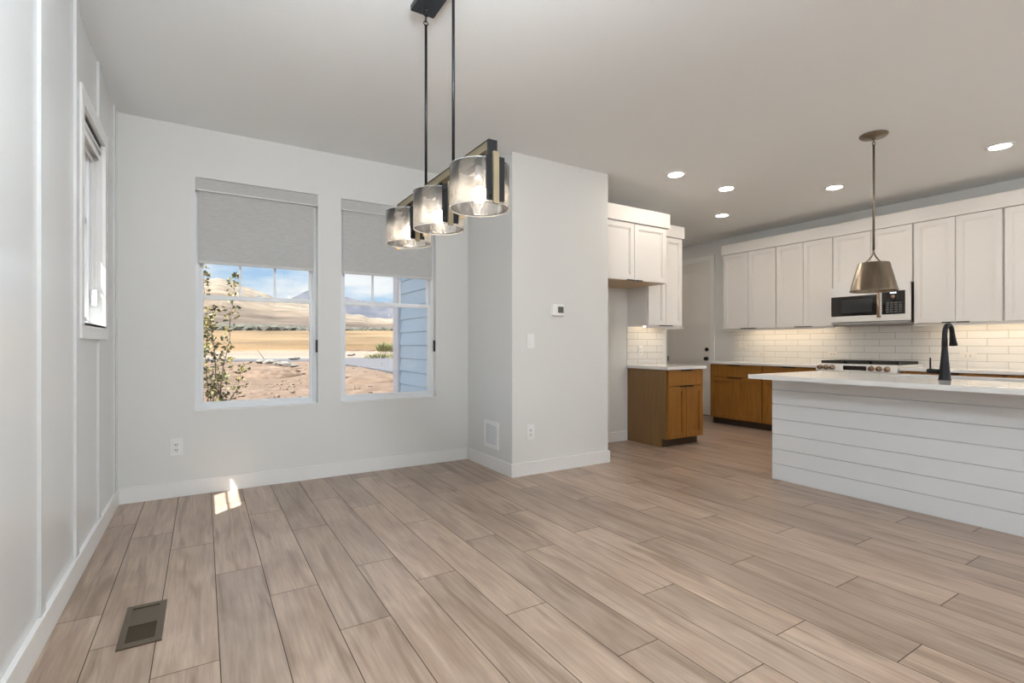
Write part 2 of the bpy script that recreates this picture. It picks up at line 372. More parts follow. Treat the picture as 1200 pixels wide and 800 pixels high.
# board and batten on the left wall
i = 1
for k in range(0, 13):
    yc = 4.515-.632*k
    if W4[0]-.1 < yc < W4[1]+.1: continue
    wd = .034
    if W3[0]-.10 < yc < W3[1]+.12:
        bm = boxes((LX, LX+.012, yc-wd, yc+wd, .116, 1.19), (LX, LX+.012, yc-wd, yc+wd, 2.49, H))
    else: bm = box(LX, LX+.012, yc-wd, yc+wd, .116, H)
    struct('trim_%d' % i, bm, M['leftwall']); i += 1
struct('trim_%d' % i, box(LX, LX+.011, 4.59, WY, .116, H), M['leftwall']); i += 1

# baseboards (with a small top bevel)
def base(name, x0, x1, y0, y1): struct(name, box(x0, x1, y0, y1, 0, .116, bev=.002), M['trim'])
BT = .016
base('baseboard_left', LX, LX+BT+.004, BY, WY)
base('baseboard_back', LX+BT+.004, 2.305-BT, WY-BT, WY)
base('baseboard_pier_side', 2.305-BT, 2.305, 3.75-BT, WY)
base('baseboard_pier_front', 2.305, 3.419+BT, 3.75-BT, 3.75)
base('baseboard_pier_end', 3.419, 3.419+BT, 3.75, 4.5)
base('baseboard_alcove', 3.419+BT, 4.405, 4.5-BT, 4.5)
base('baseboard_front', LX+.03, .22, BY, BY+BT)
base('baseboard_right_front', RX-BT, RX, BY+.02, .1)
base('baseboard_right_hall', RX-BT, RX, 4.88, 5.225)
base('baseboard_hall', 2.5, RX-.02, HY-BT, HY)

# ---------------------------------------------------------------- windows
def dh_window(name, x0, x1, z0, z1, y, mun, label):        # double hung window in a wall of constant y ; interior frame face at y
    t = thing(name, label, 'window', ((x0+x1)/2, y, z0)); t['kind'] = 'structure'
    f = .03; s = .026; zm = 1.54
    part('window_frame', boxes((x0, x0+f, y, y+.08, z0, z1), (x1-f, x1, y, y+.08, z0, z1), (x0+f, x1-f, y, y+.08, z0, z0+f), (x0+f, x1-f, y, y+.08, z1-f, z1)), M['vinyl'], t)
    a, b = x0+f, x1-f
    lo = part('lower_sash', boxes((a, a+s, y+.012, y+.04, z0+f, zm+.018), (b-s, b, y+.012, y+.04, z0+f, zm+.018), (a+s, b-s, y+.012, y+.04, z0+f, z0+f+.03), (a+s, b-s, y+.012, y+.04, zm-.018, zm+.018), bev=.002), M['vinyl'], t)
    part('window_pane', box(a+s, b-s, y+.024, y+.028, z0+f+.03, zm-.018), M['pane'], lo)
    up = part('upper_sash', boxes((a, a+s, y+.042, y+.07, zm-.018, z1-f), (b-s, b, y+.042, y+.07, zm-.018, z1-f), (a+s, b-s, y+.042, y+.07, zm-.015, zm+.02), (a+s, b-s, y+.042, y+.07, z1-f-.03, z1-f), bev=.002), M['vinyl'], t)
    part('window_pane', box(a+s, b-s, y+.054, y+.058, zm+.02, z1-f-.03), M['pane'], up)
    bm = bmesh.new()
    for k in mun: bx(bm, x0+k-.009, x0+k+.009, y+.048, y+.064, zm+.02, z1-f-.03)
    bx(bm, a+s, b-s, y+.05, y+.062, 2.03, 2.048)
    part('muntin', bm, M['vinyl'], up)
    part('sash_lock', boxes(((x0+x1)/2-.025, (x0+x1)/2+.025, y+.016, y+.036, zm+.018, zm+.026), ((x0+x1)/2-.008, (x0+x1)/2+.02, y+.02, y+.032, zm+.026, zm+.034)), M['vinyl'], lo)
    part('window_stool', box(x0, x1, WY-.004, y, z0-.002, z0+.008), M['trim'], t)
    return t
dh_window('window_1', *W1, WY+.06, (.315, .577), 'white double hung window with the leafy shrub outside it')
dh_window('window_2', *W2, WY+.06, (.315, .577), 'white double hung window looking onto pale blue siding')
# left wall window
t = thing('window_3', 'narrow window with white casing in the board and batten wall', 'window', (LX, 3.75, 1.27)); t['kind'] = 'structure'
y0, y1, z0, z1 = W3
xf = LX-.06
part('window_frame', boxes((xf-.08, xf, y0, y0+.03, z0, z1), (xf-.08, xf, y1-.03, y1, z0, z1), (xf-.08, xf, y0, y1, z0, z0+.03), (xf-.08, xf, y0, y1, z1-.03, z1)), M['vinyl'], t)
sa = part('sash', boxes((xf-.05, xf-.012, y0+.03, y0+.055, z0+.03, z1-.03), (xf-.05, xf-.012, y1-.055, y1-.03, z0+.03, z1-.03), (xf-.05, xf-.012, y0+.03, y1-.03, z0+.03, z0+.056), (xf-.05, xf-.012, y0+.03, y1-.03, z1-.056, z1-.03), (xf-.05, xf-.012, y0+.03, y1-.03, 1.90, 1.935), bev=.002), M['vinyl'], t)
part('window_pane', box(xf-.034, xf-.03, y0+.055, y1-.055, z0+.056, z1-.056), M['pane'], sa)
part('muntin', boxes((xf-.04, xf-.026, y0+.055, y1-.055, 1.688, 1.698)), M['vinyl'], sa)
part('casing', boxes((LX, LX+.019, y0-.068, y0, z0, z1), (LX, LX+.019, y1, y1+.085, z0, z1), (LX, LX+.019, y0-.068, y1+.085, z1, z1+.085), (LX, LX+.019, y0-.068, y1+.085, z0-.082, z0-.0), bev=.0015), M['trim'], t)
part('window_stool', box(xf, LX+.019, y0, y1, z0-.012, z0+.002), M['trim'], t)
# window_4 (left wall, behind the viewer) and the two large openings in the front wall
def big_window(name, ax, a0, a1, z0, z1, c, cols):
    t = thing(name, 'large window behind the viewer', 'window', ((LX, (a0+a1)/2, z0) if ax == 'x' else ((a0+a1)/2, c, z0))); t['kind'] = 'structure'
    bm = bmesh.new(); n = cols; bl = [(a0, a0+.05, z0, z1), (a1-.05, a1, z0, z1), (a0, a1, z0, z0+.05), (a0, a1, z1-.05, z1)]
    for k in range(1, n): xx = a0+(a1-a0)*k/n; bl.append((xx-.03, xx+.03, z0, z1))
    for (p, q, r, s) in bl:
        if ax == 'x': bx(bm, c-.06, c, p, q, r, s)
        else: bx(bm, p, q, c-.06, c, r, s)
    part('window_frame', bm, M['vinyl'], t)
    part('window_pane', box(c-.033, c-.028, a0+.02, a1-.02, z0+.02, z1-.02) if ax == 'x' else box(a0+.02, a1-.02, c-.033, c-.028, z0+.02, z1-.02), M['pane'], t)
big_window('window_4', 'x', *W4, LX-.06, 2)
big_window('window_5', 'y', *WIN_R[0], BY-.05, 2)
big_window('window_6', 'y', *WIN_R[1], BY-.05, 3)

# ---------------------------------------------------------------- hallway door
t = thing('door_1', 'tall beige two panel door with black knob and deadbolt', 'door', (RX, 5.75, 0)); t['kind'] = 'structure'
d0, d1, dz = 5.315, 6.187, 2.53; xd = RX-.004
fr = [(xd, xd+.04, d0, d0+.125, .01, dz), (xd, xd+.04, d1-.125, d1, .01, dz), (xd, xd+.04, d0+.125, d1-.125, .01, .22), (xd, xd+.04, d0+.125, d1-.125, .88, 1.055), (xd, xd+.04, d0+.125, d1-.125, dz-.14, dz)]
pn = [(xd+.012, xd+.035, d0+.125, d1-.125, .22, .88), (xd+.012, xd+.035, d0+.125, d1-.125, 1.055, dz-.14)]
bd = []
for (a, b) in ((.22, .88), (1.055, dz-.14)):
    for q in ((d0+.125, d0+.14, a, b), (d1-.14, d1-.125, a, b), (d0+.125, d1-.125, a, a+.015), (d0+.125, d1-.125, b-.015, b)): bd.append((xd+.005, xd+.03, *q))
sl_ = part('door_slab', boxes(*fr, *pn, *bd), M['doorp'], t)
k = part('door_knob', lathe(bmesh.new(), (xd, 5.375, .935), [(0, -.062), (.02, -.06), (.029, -.045), (.024, -.03), (.011, -.022), (.011, -.008), (.033, -.006), (.033, 0)], 24, 'X'), M['black'], t)
part('deadbolt', lathe(bmesh.new(), (xd, 5.375, 1.085), [(0, -.022), (.026, -.02), (.032, -.012), (.033, 0)], 24, 'X'), M['black'], t)
for z in (.25, .92, 1.6, 2.3): part('hinge', box(xd-.006, xd+.01, 6.172, 6.19, z-.045, z+.045), M['black'], t)
part('casing', boxes((RX-.018, RX, 5.225, 5.305, 0, 2.62), (RX-.018, RX, 6.20, 6.28, 0, 2.62), (RX-.018, RX, 5.305, 6.20, 2.54, 2.62), (RX, RX+.1, 5.302, 5.313, 0, 2.54), (RX, RX+.1, 6.189, 6.20, 0, 2.54), (RX, RX+.1, 5.302, 6.20, 2.531, 2.54)), M['trim'], t)
part('threshold', box(RX-.01, RX+.12, 5.313, 6.189, 0, .01), M['toe'], t)

# ================================================================== CABINETRY
# frame: 'X' cabinets face -X (u = y, n measured from wall RX) ; 'Y' cabinets face -Y (u = x, n measured from alcove wall 4.5)
AY = 4.5
def fb(bm, fr, u0, u1, n0, n1, z0, z1, bev=0):
    if fr == 'X': return bx(bm, RX-n1, RX-n0, u0, u1, z0, z1, bev)
    return bx(bm, u0, u1, AY-n1, AY-n0, z0, z1, bev)
def shaker(fr, u0, u1, n, z0, z1, rail=.055, th=.02):
    bm = bmesh.new(); a, b = u0+rail, u1-rail
    fb(bm, fr, u0, a, n, n+th, z0, z1); fb(bm, fr, b, u1, n, n+th, z0, z1)
    fb(bm, fr, a, b, n, n+th, z0, z0+rail); fb(bm, fr, a, b, n, n+th, z1-rail, z1)
    s = .012
    for q in ((a, a+s, z0+rail, z1-rail), (b-s, b, z0+rail, z1-rail), (a+s, b-s, z0+rail, z0+rail+s), (a+s, b-s, z1-rail-s, z1-rail)): fb(bm, fr, q[0], q[1], n, n+th-.006, q[2], q[3])
    fb(bm, fr, a, b, n, n+th-.013, z0+rail, z1-rail)
    return bm
def cabinet(name, label, group, fr, u0, u1, depth, z0, z1, doors, m, zd=None, drawer=None, base=False, side=None, carc_m=None, pull='bottom', filler=0):
    loc = (RX-depth/2, (u0+u1)/2, z0 if not base else 0) if fr == 'X' else ((u0+u1)/2, AY-depth/2, z0 if not base else 0)
    t = thing(name, label, 'cabinet', loc, group)
    th = .02; n = depth-th; zb = z0
    bm = bmesh.new(); fb(bm, fr, u0, u1, .002, n-.003, zb, z1)
    body = part('carcass', bm, carc_m or m, t)
    if base:
        bm = bmesh.new(); fb(bm, fr, u0+(.0 if side else 0), u1, .002, depth-.09, 0, zb); part('toe_kick', bm, M['toe'], t)
    if side is not None:
        bm = bmesh.new()
        if base:
            fb(bm, fr, side[0], side[1], .002, depth-.085, 0, z1); fb(bm, fr, side[0], side[1], depth-.085, depth-.022, zb, z1)
        else: fb(bm, fr, side[0], side[1], .002, depth-.022, zb-.0, z1)
        part('end_panel', bm, side[2], t)
    top = z1-.004
    if drawer:
        bm = bmesh.new(); fb(bm, fr, u0+.006, u1-.006, n, depth, drawer, top, bev=.0015)
        dr = part('drawer_front', bm, m, t)
        c = (u0+u1)/2; bm = bmesh.new(); fb(bm, fr, c-.09, c+.09, n+.004, depth+.012, top-.0, top+.003); fb(bm, fr, c-.09, c+.09, depth+.009, depth+.012, top-.010, top)
        part('edge_pull', bm, M['black'], dr); top = drawer-.006
    g = .0035; wd = (u1-u0-.012)/doors
    for k in range(doors):
        a = u0+.006+k*wd+(g if k else 0); b = u0+.006+(k+1)*wd-(g if k < doors-1 else 0)
        d = part('cabinet_door', shaker(fr, a, b, n, zb+.004, top), m, t)
        if doors == 1: pa, pb = a+.03, a+.15
        else: pa, pb = (b-.11, b-.002) if k == 0 else (a+.002, a+.11)
        bm = bmesh.new()
        if pull == 'bottom': fb(bm, fr, pa, pb, n+.002, depth+.010, zb+.001, zb+.004); fb(bm, fr, pa, pb, depth+.007, depth+.010, zb+.001, zb+.010)
        else: fb(bm, fr, pa, pb, n+.002, depth+.012, top, top+.003); fb(bm, fr, pa, pb, depth+.009, depth+.012, top-.010, top+.001)
        part('edge_pull', bm, M['black'], d)
    return t
# --- range wall uppers
UD = .345; UB, UT = 1.395, 2.512
G1 = 'white upper cabinets on the range wall'
cabinet('upper_cabinet', 'tall white two door upper cabinet at the far end beside the hallway door', G1, 'X', 4.004, 4.826, UD, UB, UT, 2, M['cabw'])
cabinet('upper_cabinet', 'tall white two door upper cabinet just left of the microwave', G1, 'X', 3.268, 3.998, UD, UB, UT, 2, M['cabw'])
cabinet('upper_cabinet', 'short white two door cabinet directly above the microwave', G1, 'X', 2.434, 3.262, UD, 1.866, UT, 2, M['cabw'])
cabinet('upper_cabinet', 'tall white two door upper cabinet just right of the microwave', G1, 'X', 1.694, 2.428, UD, UB, UT, 2, M['cabw'])
cabinet('upper_cabinet', 'white upper cabinet cut off by the right edge of the photo', G1, 'X', .954, 1.688, UD, UB, UT, 2, M['cabw'])
cabinet('upper_cabinet', 'white upper cabinet past the right edge of the photo', G1, 'X', .20, .948, UD, UB, UT, 2, M['cabw'])
bm = bmesh.new(); fb(bm, 'X', .19, 4.848, .002, UD+.018, UT, 2.661, bev=.0015)
tag(link('cabinet_crown', bm, M['cabw']), 'long flat white crown board above the range wall cabinets', 'crown moulding')
for (a, b, lb) in ((3.268, 4.846, 'white light rail under the cabinets left of the microwave'), (.19, 2.44, 'white light rail under the cabinets right of the microwave')):
    bm = bmesh.new(); fb(bm, 'X', a, b, UD-.045, UD-.024, UB-.028, UB-.001)
    if a > 3: fb(bm, 'X', 4.828, 4.846, .02, UD-.024, UB-.028, UB-.001)
    else: fb(bm, 'X', 2.42, 2.44, .02, UD-.045, UB-.028, UB-.001)
    tag(link('light_rail', bm, M['cabw']), lb, 'light rail')
# --- range wall bases
BD = .62
G2 = 'honey brown base cabinets on the range wall'
cabinet('base_cabinet', 'honey brown base cabinet with one wide drawer nearest the hallway door', G2, 'X', 4.034, 4.85, BD, .095, .876, 2, M['oak'], drawer=.70, base=True, pull='top', side=(4.85, 4.862, M['oak']))
cabinet('base_cabinet', 'honey brown base cabinet between the end cabinet and the range', G2, 'X', 3.31, 4.03, BD, .095, .876, 2, M['oak'], drawer=.70, base=True, pull='top')
cabinet('base_cabinet', 'brown base cabinet right of the range, behind the island', G2, 'X', 1.62, 2.45, BD, .095, .876, 2, M['oak'], drawer=.70, base=True, pull='top')
cabinet('base_cabinet', 'brown base cabinet farthest right behind the island faucet', G2, 'X', .80, 1.616, BD, .095, .876, 2, M['oak'], drawer=.70, base=True, pull='top')
bm = bmesh.new(); fb(bm, 'X', 3.312, 4.876, 0, BD+.022, .88, .914, bev=.003)
tag(link('worktop', bm, M['quartz']), 'white quartz worktop over the brown cabinets left of the range', 'countertop')
bm = bmesh.new(); fb(bm, 'X', .79, 2.448, 0, BD+.022, .88, .914, bev=.003)
tag(link('worktop', bm, M['quartz']), 'white quartz worktop right of the range behind the island', 'countertop')
bm = bmesh.new(); fb(bm, 'X', .79, 4.876, 0, .008, .9145, 1.394)
struct('wall_backsplash_right', bm, M['tile_r'])
# --- alcove group
cabinet('fridge_cabinet', 'deep white two door cabinet bridging the empty fridge alcove', None, 'Y', 3.421, 4.405, .62, 1.842, 2.455, 2, M['cabw'], carc_m=M['rawwood'], side=(4.405, 4.420, M['cabw']))
cabinet('upper_cabinet', 'narrow white upper cabinet beside the fridge alcove above the small counter', None, 'Y', 4.422, 5.012, .335, 1.385, 2.455, 2, M['cabw'], side=(4.4205, 4.430, M['cabw']))
bm = bmesh.new(); fb(bm, 'Y', 3.421, 4.445, .002, .638, 2.4555, 2.615, bev=.0015)
tag(link('cabinet_crown', bm, M['cabw']), 'flat white crown board above the fridge alcove cabinet', 'crown moulding')
bm = bmesh.new(); fb(bm, 'Y', 4.4455, 5.03, .002, .352, 2.4555, 2.60, bev=.0015)
tag(link('cabinet_crown', bm, M['cabw']), 'short white crown board above the narrow alcove upper cabinet', 'crown moulding')
bm = bmesh.new(); fb(bm, 'Y', 4.43, 5.03, .29, .31, 1.357, 1.384); fb(bm, 'Y', 5.012, 5.032, .01, .33, 1.357, 1.384); fb(bm, 'Y', 4.43, 5.03, .31, .33, 1.372, 1.384)
tag(link('light_rail', bm, M['cabw']), 'white light rail under the narrow alcove upper cabinet', 'light rail')
cabinet('base_cabinet', 'freestanding end base cabinet with brown side panel beside the fridge alcove', None, 'Y', 4.432, 5.034, .62, .095, .876, 2, M['oak'], drawer=.695, base=True, pull='top', side=(4.418, 4.432, M['oakside']))
bm = bmesh.new(); fb(bm, 'Y', 4.395, 5.062, 0, .645, .88, .914, bev=.003)
tag(link('worktop', bm, M['quartz']), 'small white quartz worktop on the alcove end cabinet', 'countertop')
bm = bmesh.new(); fb(bm, 'Y', 4.405, 5.029, 0, .008, .9145, 1.384)
struct('wall_backsplash_alcove', bm, M['tile_a'])

# ================================================================== ISLAND
IX, IY = 4.22, 2.546
t = thing('kitchen_island', 'long white shiplap kitchen island in front of the range', 'kitchen island', (4.66, 1.4, 0))
part('island_core', boxes((IX+.014, 4.50, .30, IY-.014, 0, .878), (4.50, 5.06, .30, .98, .1, .878), (4.50, 5.06, 1.86, IY-.014, .1, .878), (4.50, 5.06, .98, 1.86, .1, .62), (4.50, 5.00, .30, IY-.014, 0, .1)), M['isl'], t)
zs = [0, .137, .265, .394, .524, .653, .776, .878]
for a, b in zip(zs, zs[1:]):
    g = .0035 if b < .87 else 0
    part('shiplap_board', boxes((IX, IX+.013, .30, IY, a, b-g), (IX+.014, 5.06, IY-.013, IY, a, b-g), bev=.0012), M['isl'], t)
# counter with a sink cut-out
SK = (4.60, 5.01, 1.02, 1.83)
tp = tag(link('island_worktop', boxes((3.885, SK[0], .20, 2.552, .880, .914), (SK[1], 5.10, .20, 2.552, .880, .914), (SK[0], SK[1], .20, SK[2], .880, .914), (SK[0], SK[1], SK[3], 2.552, .880, .914)), M['quartz']), 'white quartz island worktop with a deep overhang', 'countertop')
s = thing('sink', 'stainless undermount sink set in the island worktop', 'sink', (4.805, 1.425, .64))
a, b, c, d = SK
part('basin', boxes((a-.012, a-.001, c, d, .66, .8795), (b+.001, b+.012, c, d, .66, .8795), (a-.012, b+.012, c-.012, c-.001, .66, .8795), (a-.012, b+.012, d+.001, d+.012, .66, .8795), (a-.012, b+.012, c-.012, d+.012, .645, .66)), M['steel'], s)
part('drain', lathe(bmesh.new(), (4.805, 1.425, .661), [(.045, 0), (.045, .003), (.03, .004), (.028, .001), (0, .001)], 24), M['black'], s)

# faucet
F = (4.446, 1.423, .914)
t = thing('kitchen_faucet', 'tall matte black pull-down faucet on the island worktop', 'faucet', F)
part('faucet_body', lathe(bmesh.new(), F, [(.0365, 0), (.0365, .004), (.0345, .012), (.030, .06), (.025, .12), (.0205, .18), (.018, .215), (.018, .235)], 32), M['black'], t)
pts = []
for k in range(15):
    a = math.pi*k/14*.93; pts.append((F[0]+.068-.068*math.cos(a), F[1], F[2]+.315+.075*math.sin(a)))
part('spout', tube(bmesh.new(), [(F[0], F[1], F[2]+.23), (F[0], F[1], F[2]+.28)]+pts, [.018, .0165]+[.0150]*15, 20), M['black'], t)
hx, hz = pts[-1][0], pts[-1][2]
part('spray_head', tube(bmesh.new(), [(hx-.001, F[1], hz+.004), (hx+.005, F[1], hz-.02), (hx+.014, F[1], hz-.055), (hx+.021, F[1], hz-.085), (hx+.022, F[1], hz-.09)], [.0152, .0165, .020, .0245, .0235], 24), M['black'], t)
hd = part('handle', lathe(bmesh.new(), (F[0], F[1], F[2]+.058), [(.0155, .02), (.0155, .062), (.0175, .064), (.0175, .098), (.016, .10), (0, .10)], 24, 'Y'), M['black'], t)
part('lever', tube(bmesh.new(), [(F[0], F[1]+.082, F[2]+.070), (F[0], F[1]+.082, F[2]+.155)], .0055, 12), M['black'], hd)

# ================================================================== RANGE
ya, yb = 2.458, 3.302; xr = RX-.645
t = thing('kitchen_range', 'white range with black grates and bronze knobs against the tiled wall', 'range', (RX-.32, 2.88, 0))
part('oven_body', boxes((xr+.03, RX-.012, ya, yb, .08, .915), (xr+.08, RX-.02, ya+.02, yb-.02, 0, .08)), M['appl'], t)
part('cooktop', box(xr+.0, RX-.012, ya, yb, .916, .936, bev=.003), M['appl'], t)
bm = bmesh.new()      # slanted control panel
v = [bm.verts.new(p) for p in ((xr-.03, ya, .855), (xr+.028, ya, .855), (xr+.028, ya, .915), (xr-.012, ya, .934), (xr-.03, yb, .855), (xr+.028, yb, .855), (xr+.028, yb, .915), (xr-.012, yb, .934))]
for q in ((0,1,2,3),(7,6,5,4),(0,4,5,1),(1,5,6,2),(2,6,7,3),(3,7,4,0)): bm.faces.new([v[i] for i in q])
bmesh.ops.recalc_face_normals(bm, faces=bm.faces[:])
cp = part('control_panel', bm, M['appl'], t)
part('range_display', box(xr-.0285, xr-.02, 2.755, 2.995, .868, .918), M['bglass'], cp)
for yk in (3.255, 3.185, 3.115, 2.705, 2.63, 2.55):
    kb = part('knob', lathe(bmesh.new(), (xr-.020, yk, .892), [(.031, 0), (.031, -.006), (.026, -.010), (.024, -.038), (.020, -.042), (0, -.042)], 28, 'X'), M['bronze'], cp)
    part('knob_face', box(xr-.0645, xr-.0618, yk-.003, yk+.003, .872, .912), M['iron'], kb)
gr = []
for (g0, g1) in ((ya+.02, ya+.285), (ya+.29, yb-.29), (yb-.285, yb-.02)):
    l = [(xr+.06, RX-.08, g0, g0+.014, .938, .972), (xr+.06, RX-.08, g1-.014, g1, .938, .972), (xr+.06, xr+.074, g0, g1, .938, .972), (RX-.094, RX-.08, g0, g1, .938, .972)]
    n = 4
    for k in range(1, n): yy = g0+(g1-g0)*k/n; l.append((xr+.06, RX-.08, yy-.006, yy+.006, .95, .972))
    for k in range(1, 5): xx = xr+.06+(RX-.14-xr)*k/5; l.append((xx-.006, xx+.006, g0, g1, .95, .972))
    part('grate', boxes(*l), M['iron'], t)
for (xx, yy) in ((xr+.17, ya+.15), (xr+.42, ya+.15), (xr+.17, yb-.15), (xr+.42, yb-.15), (xr+.30, 2.88)):
    part('burner', lathe(bmesh.new(), (xx, yy, .936), [(.045, 0), (.045, .008), (.036, .012), (0, .012)], 24), M['iron'], t)
od = part('oven_door', box(xr-.012, xr+.029, ya+.006, yb-.006, .20, .845, bev=.004), M['appl'], t)
part('oven_window', box(xr-.0145, xr-.0125, ya+.10, yb-.10, .33, .70), M['bglass'], od)
bm = tube(bmesh.new(), [(xr-.055, ya+.05, .795), (xr-.055, yb-.05, .795)], .012, 14); bx(bm, xr-.055, xr-.0125, ya+.07, ya+.09, .787, .803); bx(bm, xr-.055, xr-.0125, yb-.09, yb-.07, .787, .803)
part('oven_handle', bm, M['bronze'], od)
part('warming_drawer', box(xr-.012, xr+.029, ya+.006, yb-.006, .085, .194, bev=.003), M['appl'], t)
tag(link('range_backguard', box(RX-.0115, RX-.0085, ya, yb, .914, .93), M['steel']), 'thin steel strip behind the range top', 'trim strip')

# ================================================================== MICROWAVE
ma, mb = 2.436, 3.260; xm = 6.645; mz0, mz1 = 1.432, 1.862
t = thing('microwave', 'white over-range microwave with black glass door and bronze handle', 'microwave', (6.85, 2.85, mz0))
part('microwave_body', box(xm+.045, RX-.009, ma+.004, mb-.004, mz0, mz1), M['bglass2'], t)
part('vent_base', boxes((xm+.02, RX-.02, ma+.01, mb-.01, mz0-.022, mz0-.001), (xm+.01, xm+.05, ma+.004, mb-.004, mz0-.012, mz0-.001)), M['steel'], t)
fp = part('front_frame', box(xm, xm+.044, ma, mb, mz0+.004, mz1, bev=.003), M['appl'], t)
dw = part('door_glass', box(xm-.004, xm-.0005, 2.725, mb-.014, 1.508, 1.745, bev=.001), M['bglass'], fp)
part('inner_window', box(xm-.0052, xm-.0042, 2.80, 3.13, 1.545, 1.705), M['bglass2'], dw)
cp = part('keypad_panel', box(xm-.004, xm-.0005, 2.475, 2.700, 1.508, 1.770, bev=.001), M['bglass'], fp)
part('clock_display', boxes(*[(xm-.0052, xm-.0042, 2.56+.016*k, 2.570+.016*k, 1.742, 1.757) for k in range(4)]), M['whitelight'], cp)
part('dial', lathe(bmesh.new(), (xm-.0045, 2.590, 1.703), [(.024, 0), (.022, -.014), (.018, -.017), (0, -.017)], 24, 'X'), M['bronze'], cp)
part('buttons', boxes(*[(xm-.0052, xm-.0042, 2.505+.042*i, 2.535+.042*i, 1.525+.026*j, 1.541+.026*j) for i in range(4) for j in range(5)]), M['grey_btn'], cp)
bm = tube(bmesh.new(), [(xm-.045, 2.722, 1.475), (xm-.045, 2.722, 1.785)], .0125, 14)
bx(bm, xm-.046, xm-.0005, 2.711, 2.733, 1.476, 1.500); bx(bm, xm-.046, xm-.0005, 2.711, 2.733, 1.762, 1.786)
part('microwave_handle', bm, M['bronze'], fp)

# ================================================================== WINDOW SHADES
def roller(name, label, x0, x1, z1, zb, y, grp):
    t = thing(name, label, 'roller shade', ((x0+x1)/2, y, z1), grp)
    part('cassette', boxes((x0+.004, x1-.004, y-.006, y+.048, z1-.092, z1-.002), bev=.003), M['fabric'], t)
    part('cassette_lip', box(x0+.006, x1-.006, y-.008, y-.001, z1-.099, z1-.091), M['trim'], t)
    part('end_cap', box(x0+.0005, x0+.0038, y-.008, y+.05, z1-.10, z1-.001), M['hem'], t)
    part('end_cap', box(x1-.0038, x1-.0005, y-.008, y+.05, z1-.10, z1-.001), M['hem'], t)
    part('shade_fabric', box(x0+.022, x1-.030, y+.016, y+.018, zb, z1-.093), M['fabric'], t)
    part('hem_bar', box(x0+.022, x1-.030, y+.012, y+.022, zb-.022, zb, bev=.003), M['hem'], t)
    bm = tube(bmesh.new(), [(x1-.009, y+.006, z1-.1), (x1-.009, y+.006, 1.16)], .0012, 6); tube(bm, [(x1-.009, y+.022, z1-.1), (x1-.009, y+.022, 1.16)], .0012, 6)
    part('bead_chain', bm, M['plate'], t)
    part('chain_tensioner', box(x1-.014, x1-.001, y-.004, y+.026, 1.095, 1.205, bev=.002), M['black'], t)
    return t
roller('roller_shade', 'grey roller shade half lowered in the left window of the pair', W1[0], W1[1], W1[3], 1.822, WY+.008, 'grey roller shades on the back wall')
roller('roller_shade', 'grey roller shade behind the chandelier in the right window of the pair', W2[0], W2[1], W2[3], 1.822, WY+.008, 'grey roller shades on the back wall')
t = thing('roller_shade', 'rolled-up white shade at the top of the side window', 'roller shade', (LX-.03, 3.75, 2.40))
y0, y1, z0, z1 = W3
bm = lathe(bmesh.new(), (LX-.030, (y0+y1)/2, 2.352), [(0, -(y1-y0)/2+.008), (.026, -(y1-y0)/2+.008), (.026, (y1-y0)/2-.008), (0, (y1-y0)/2-.008)], 24, 'Y')
part('shade_roll', bm, M['fabric'], t)
part('cassette', boxes((LX-.012, LX-.008, y0+.004, y1-.004, 2.31, 2.402), (LX-.055, LX-.008, y0+.004, y1-.004, 2.384, 2.402)), M['vinyl'], t)
part('hem_bar', box(LX-.05, LX-.038, y0+.01, y1-.01, 2.296, 2.318, bev=.003), M['hem'], t)
bm = tube(bmesh.new(), [(LX-.024, y1-.022, 2.32), (LX-.024, y1-.022, 1.50)], .0013, 6); tube(bm, [(LX-.044, y1-.022, 2.32), (LX-.044, y1-.022, 1.50)], .0013, 6)
part('bead_chain', bm, M['plate'], t)
part('chain_tensioner', box(LX-.050, LX-.020, y1-.030, y1-.014, 1.40, 1.50, bev=.005), M['plate'], t)

# ================================================================== CHANDELIER
CX, CY = .941, 2.187
t = thing('linear_chandelier', 'black and brass three-shade linear chandelier over the dining space', 'chandelier', (CX, CY, H))
part('ceiling_canopy', box(CX-.062, CX+.062, CY-.21, CY+.21, 2.822, H-.001, bev=.003), M['canopy'], t)
def link_ring(bm, c, rz, rx, rr, ang):
    pts = []
    for k in range(17):
        a = 2*math.pi*k/16; u = rx*math.cos(a); pts.append((c[0]+u*math.cos(ang), c[1]+u*math.sin(ang), c[2]+rz*math.sin(a)))
    tube(bm, pts, rr, 8)
for yy in (CY-.160, CY+.160):
    bm = bmesh.new(); tube(bm, [(CX, yy, 2.823), (CX, yy, 2.808)], .008, 12); link_ring(bm, (CX, yy, 2.799), .012, .012, .0028, 0)
    link_ring(bm, (CX, yy, 2.776), .020, .008, .0024, math.pi/2); link_ring(bm, (CX, yy, 2.752), .011, .011, .0028, 0)
    part('chain_link', bm, M['black'], t)
    part('down_rod', tube(bmesh.new(), [(CX, yy, 2.744), (CX, yy, 1.94)], .0068, 14), M['black'], t)
yA, yB = 1.683, 2.722
part('crossbar', boxes((CX-.017, CX+.017, yA, yB, 1.908, 1.938)), M['brass'], t)
part('crossbar_edge', boxes((CX-.019, CX+.019, yA, yB, 1.938, 1.942), (CX-.019, CX+.019, yA-.012, yA, 1.862, 1.942), (CX-.019, CX+.019, yB, yB+.004, 1.905, 1.942), (CX+.017, CX+.020, yA, yB, 1.905, 1.942)), M['black'], t)
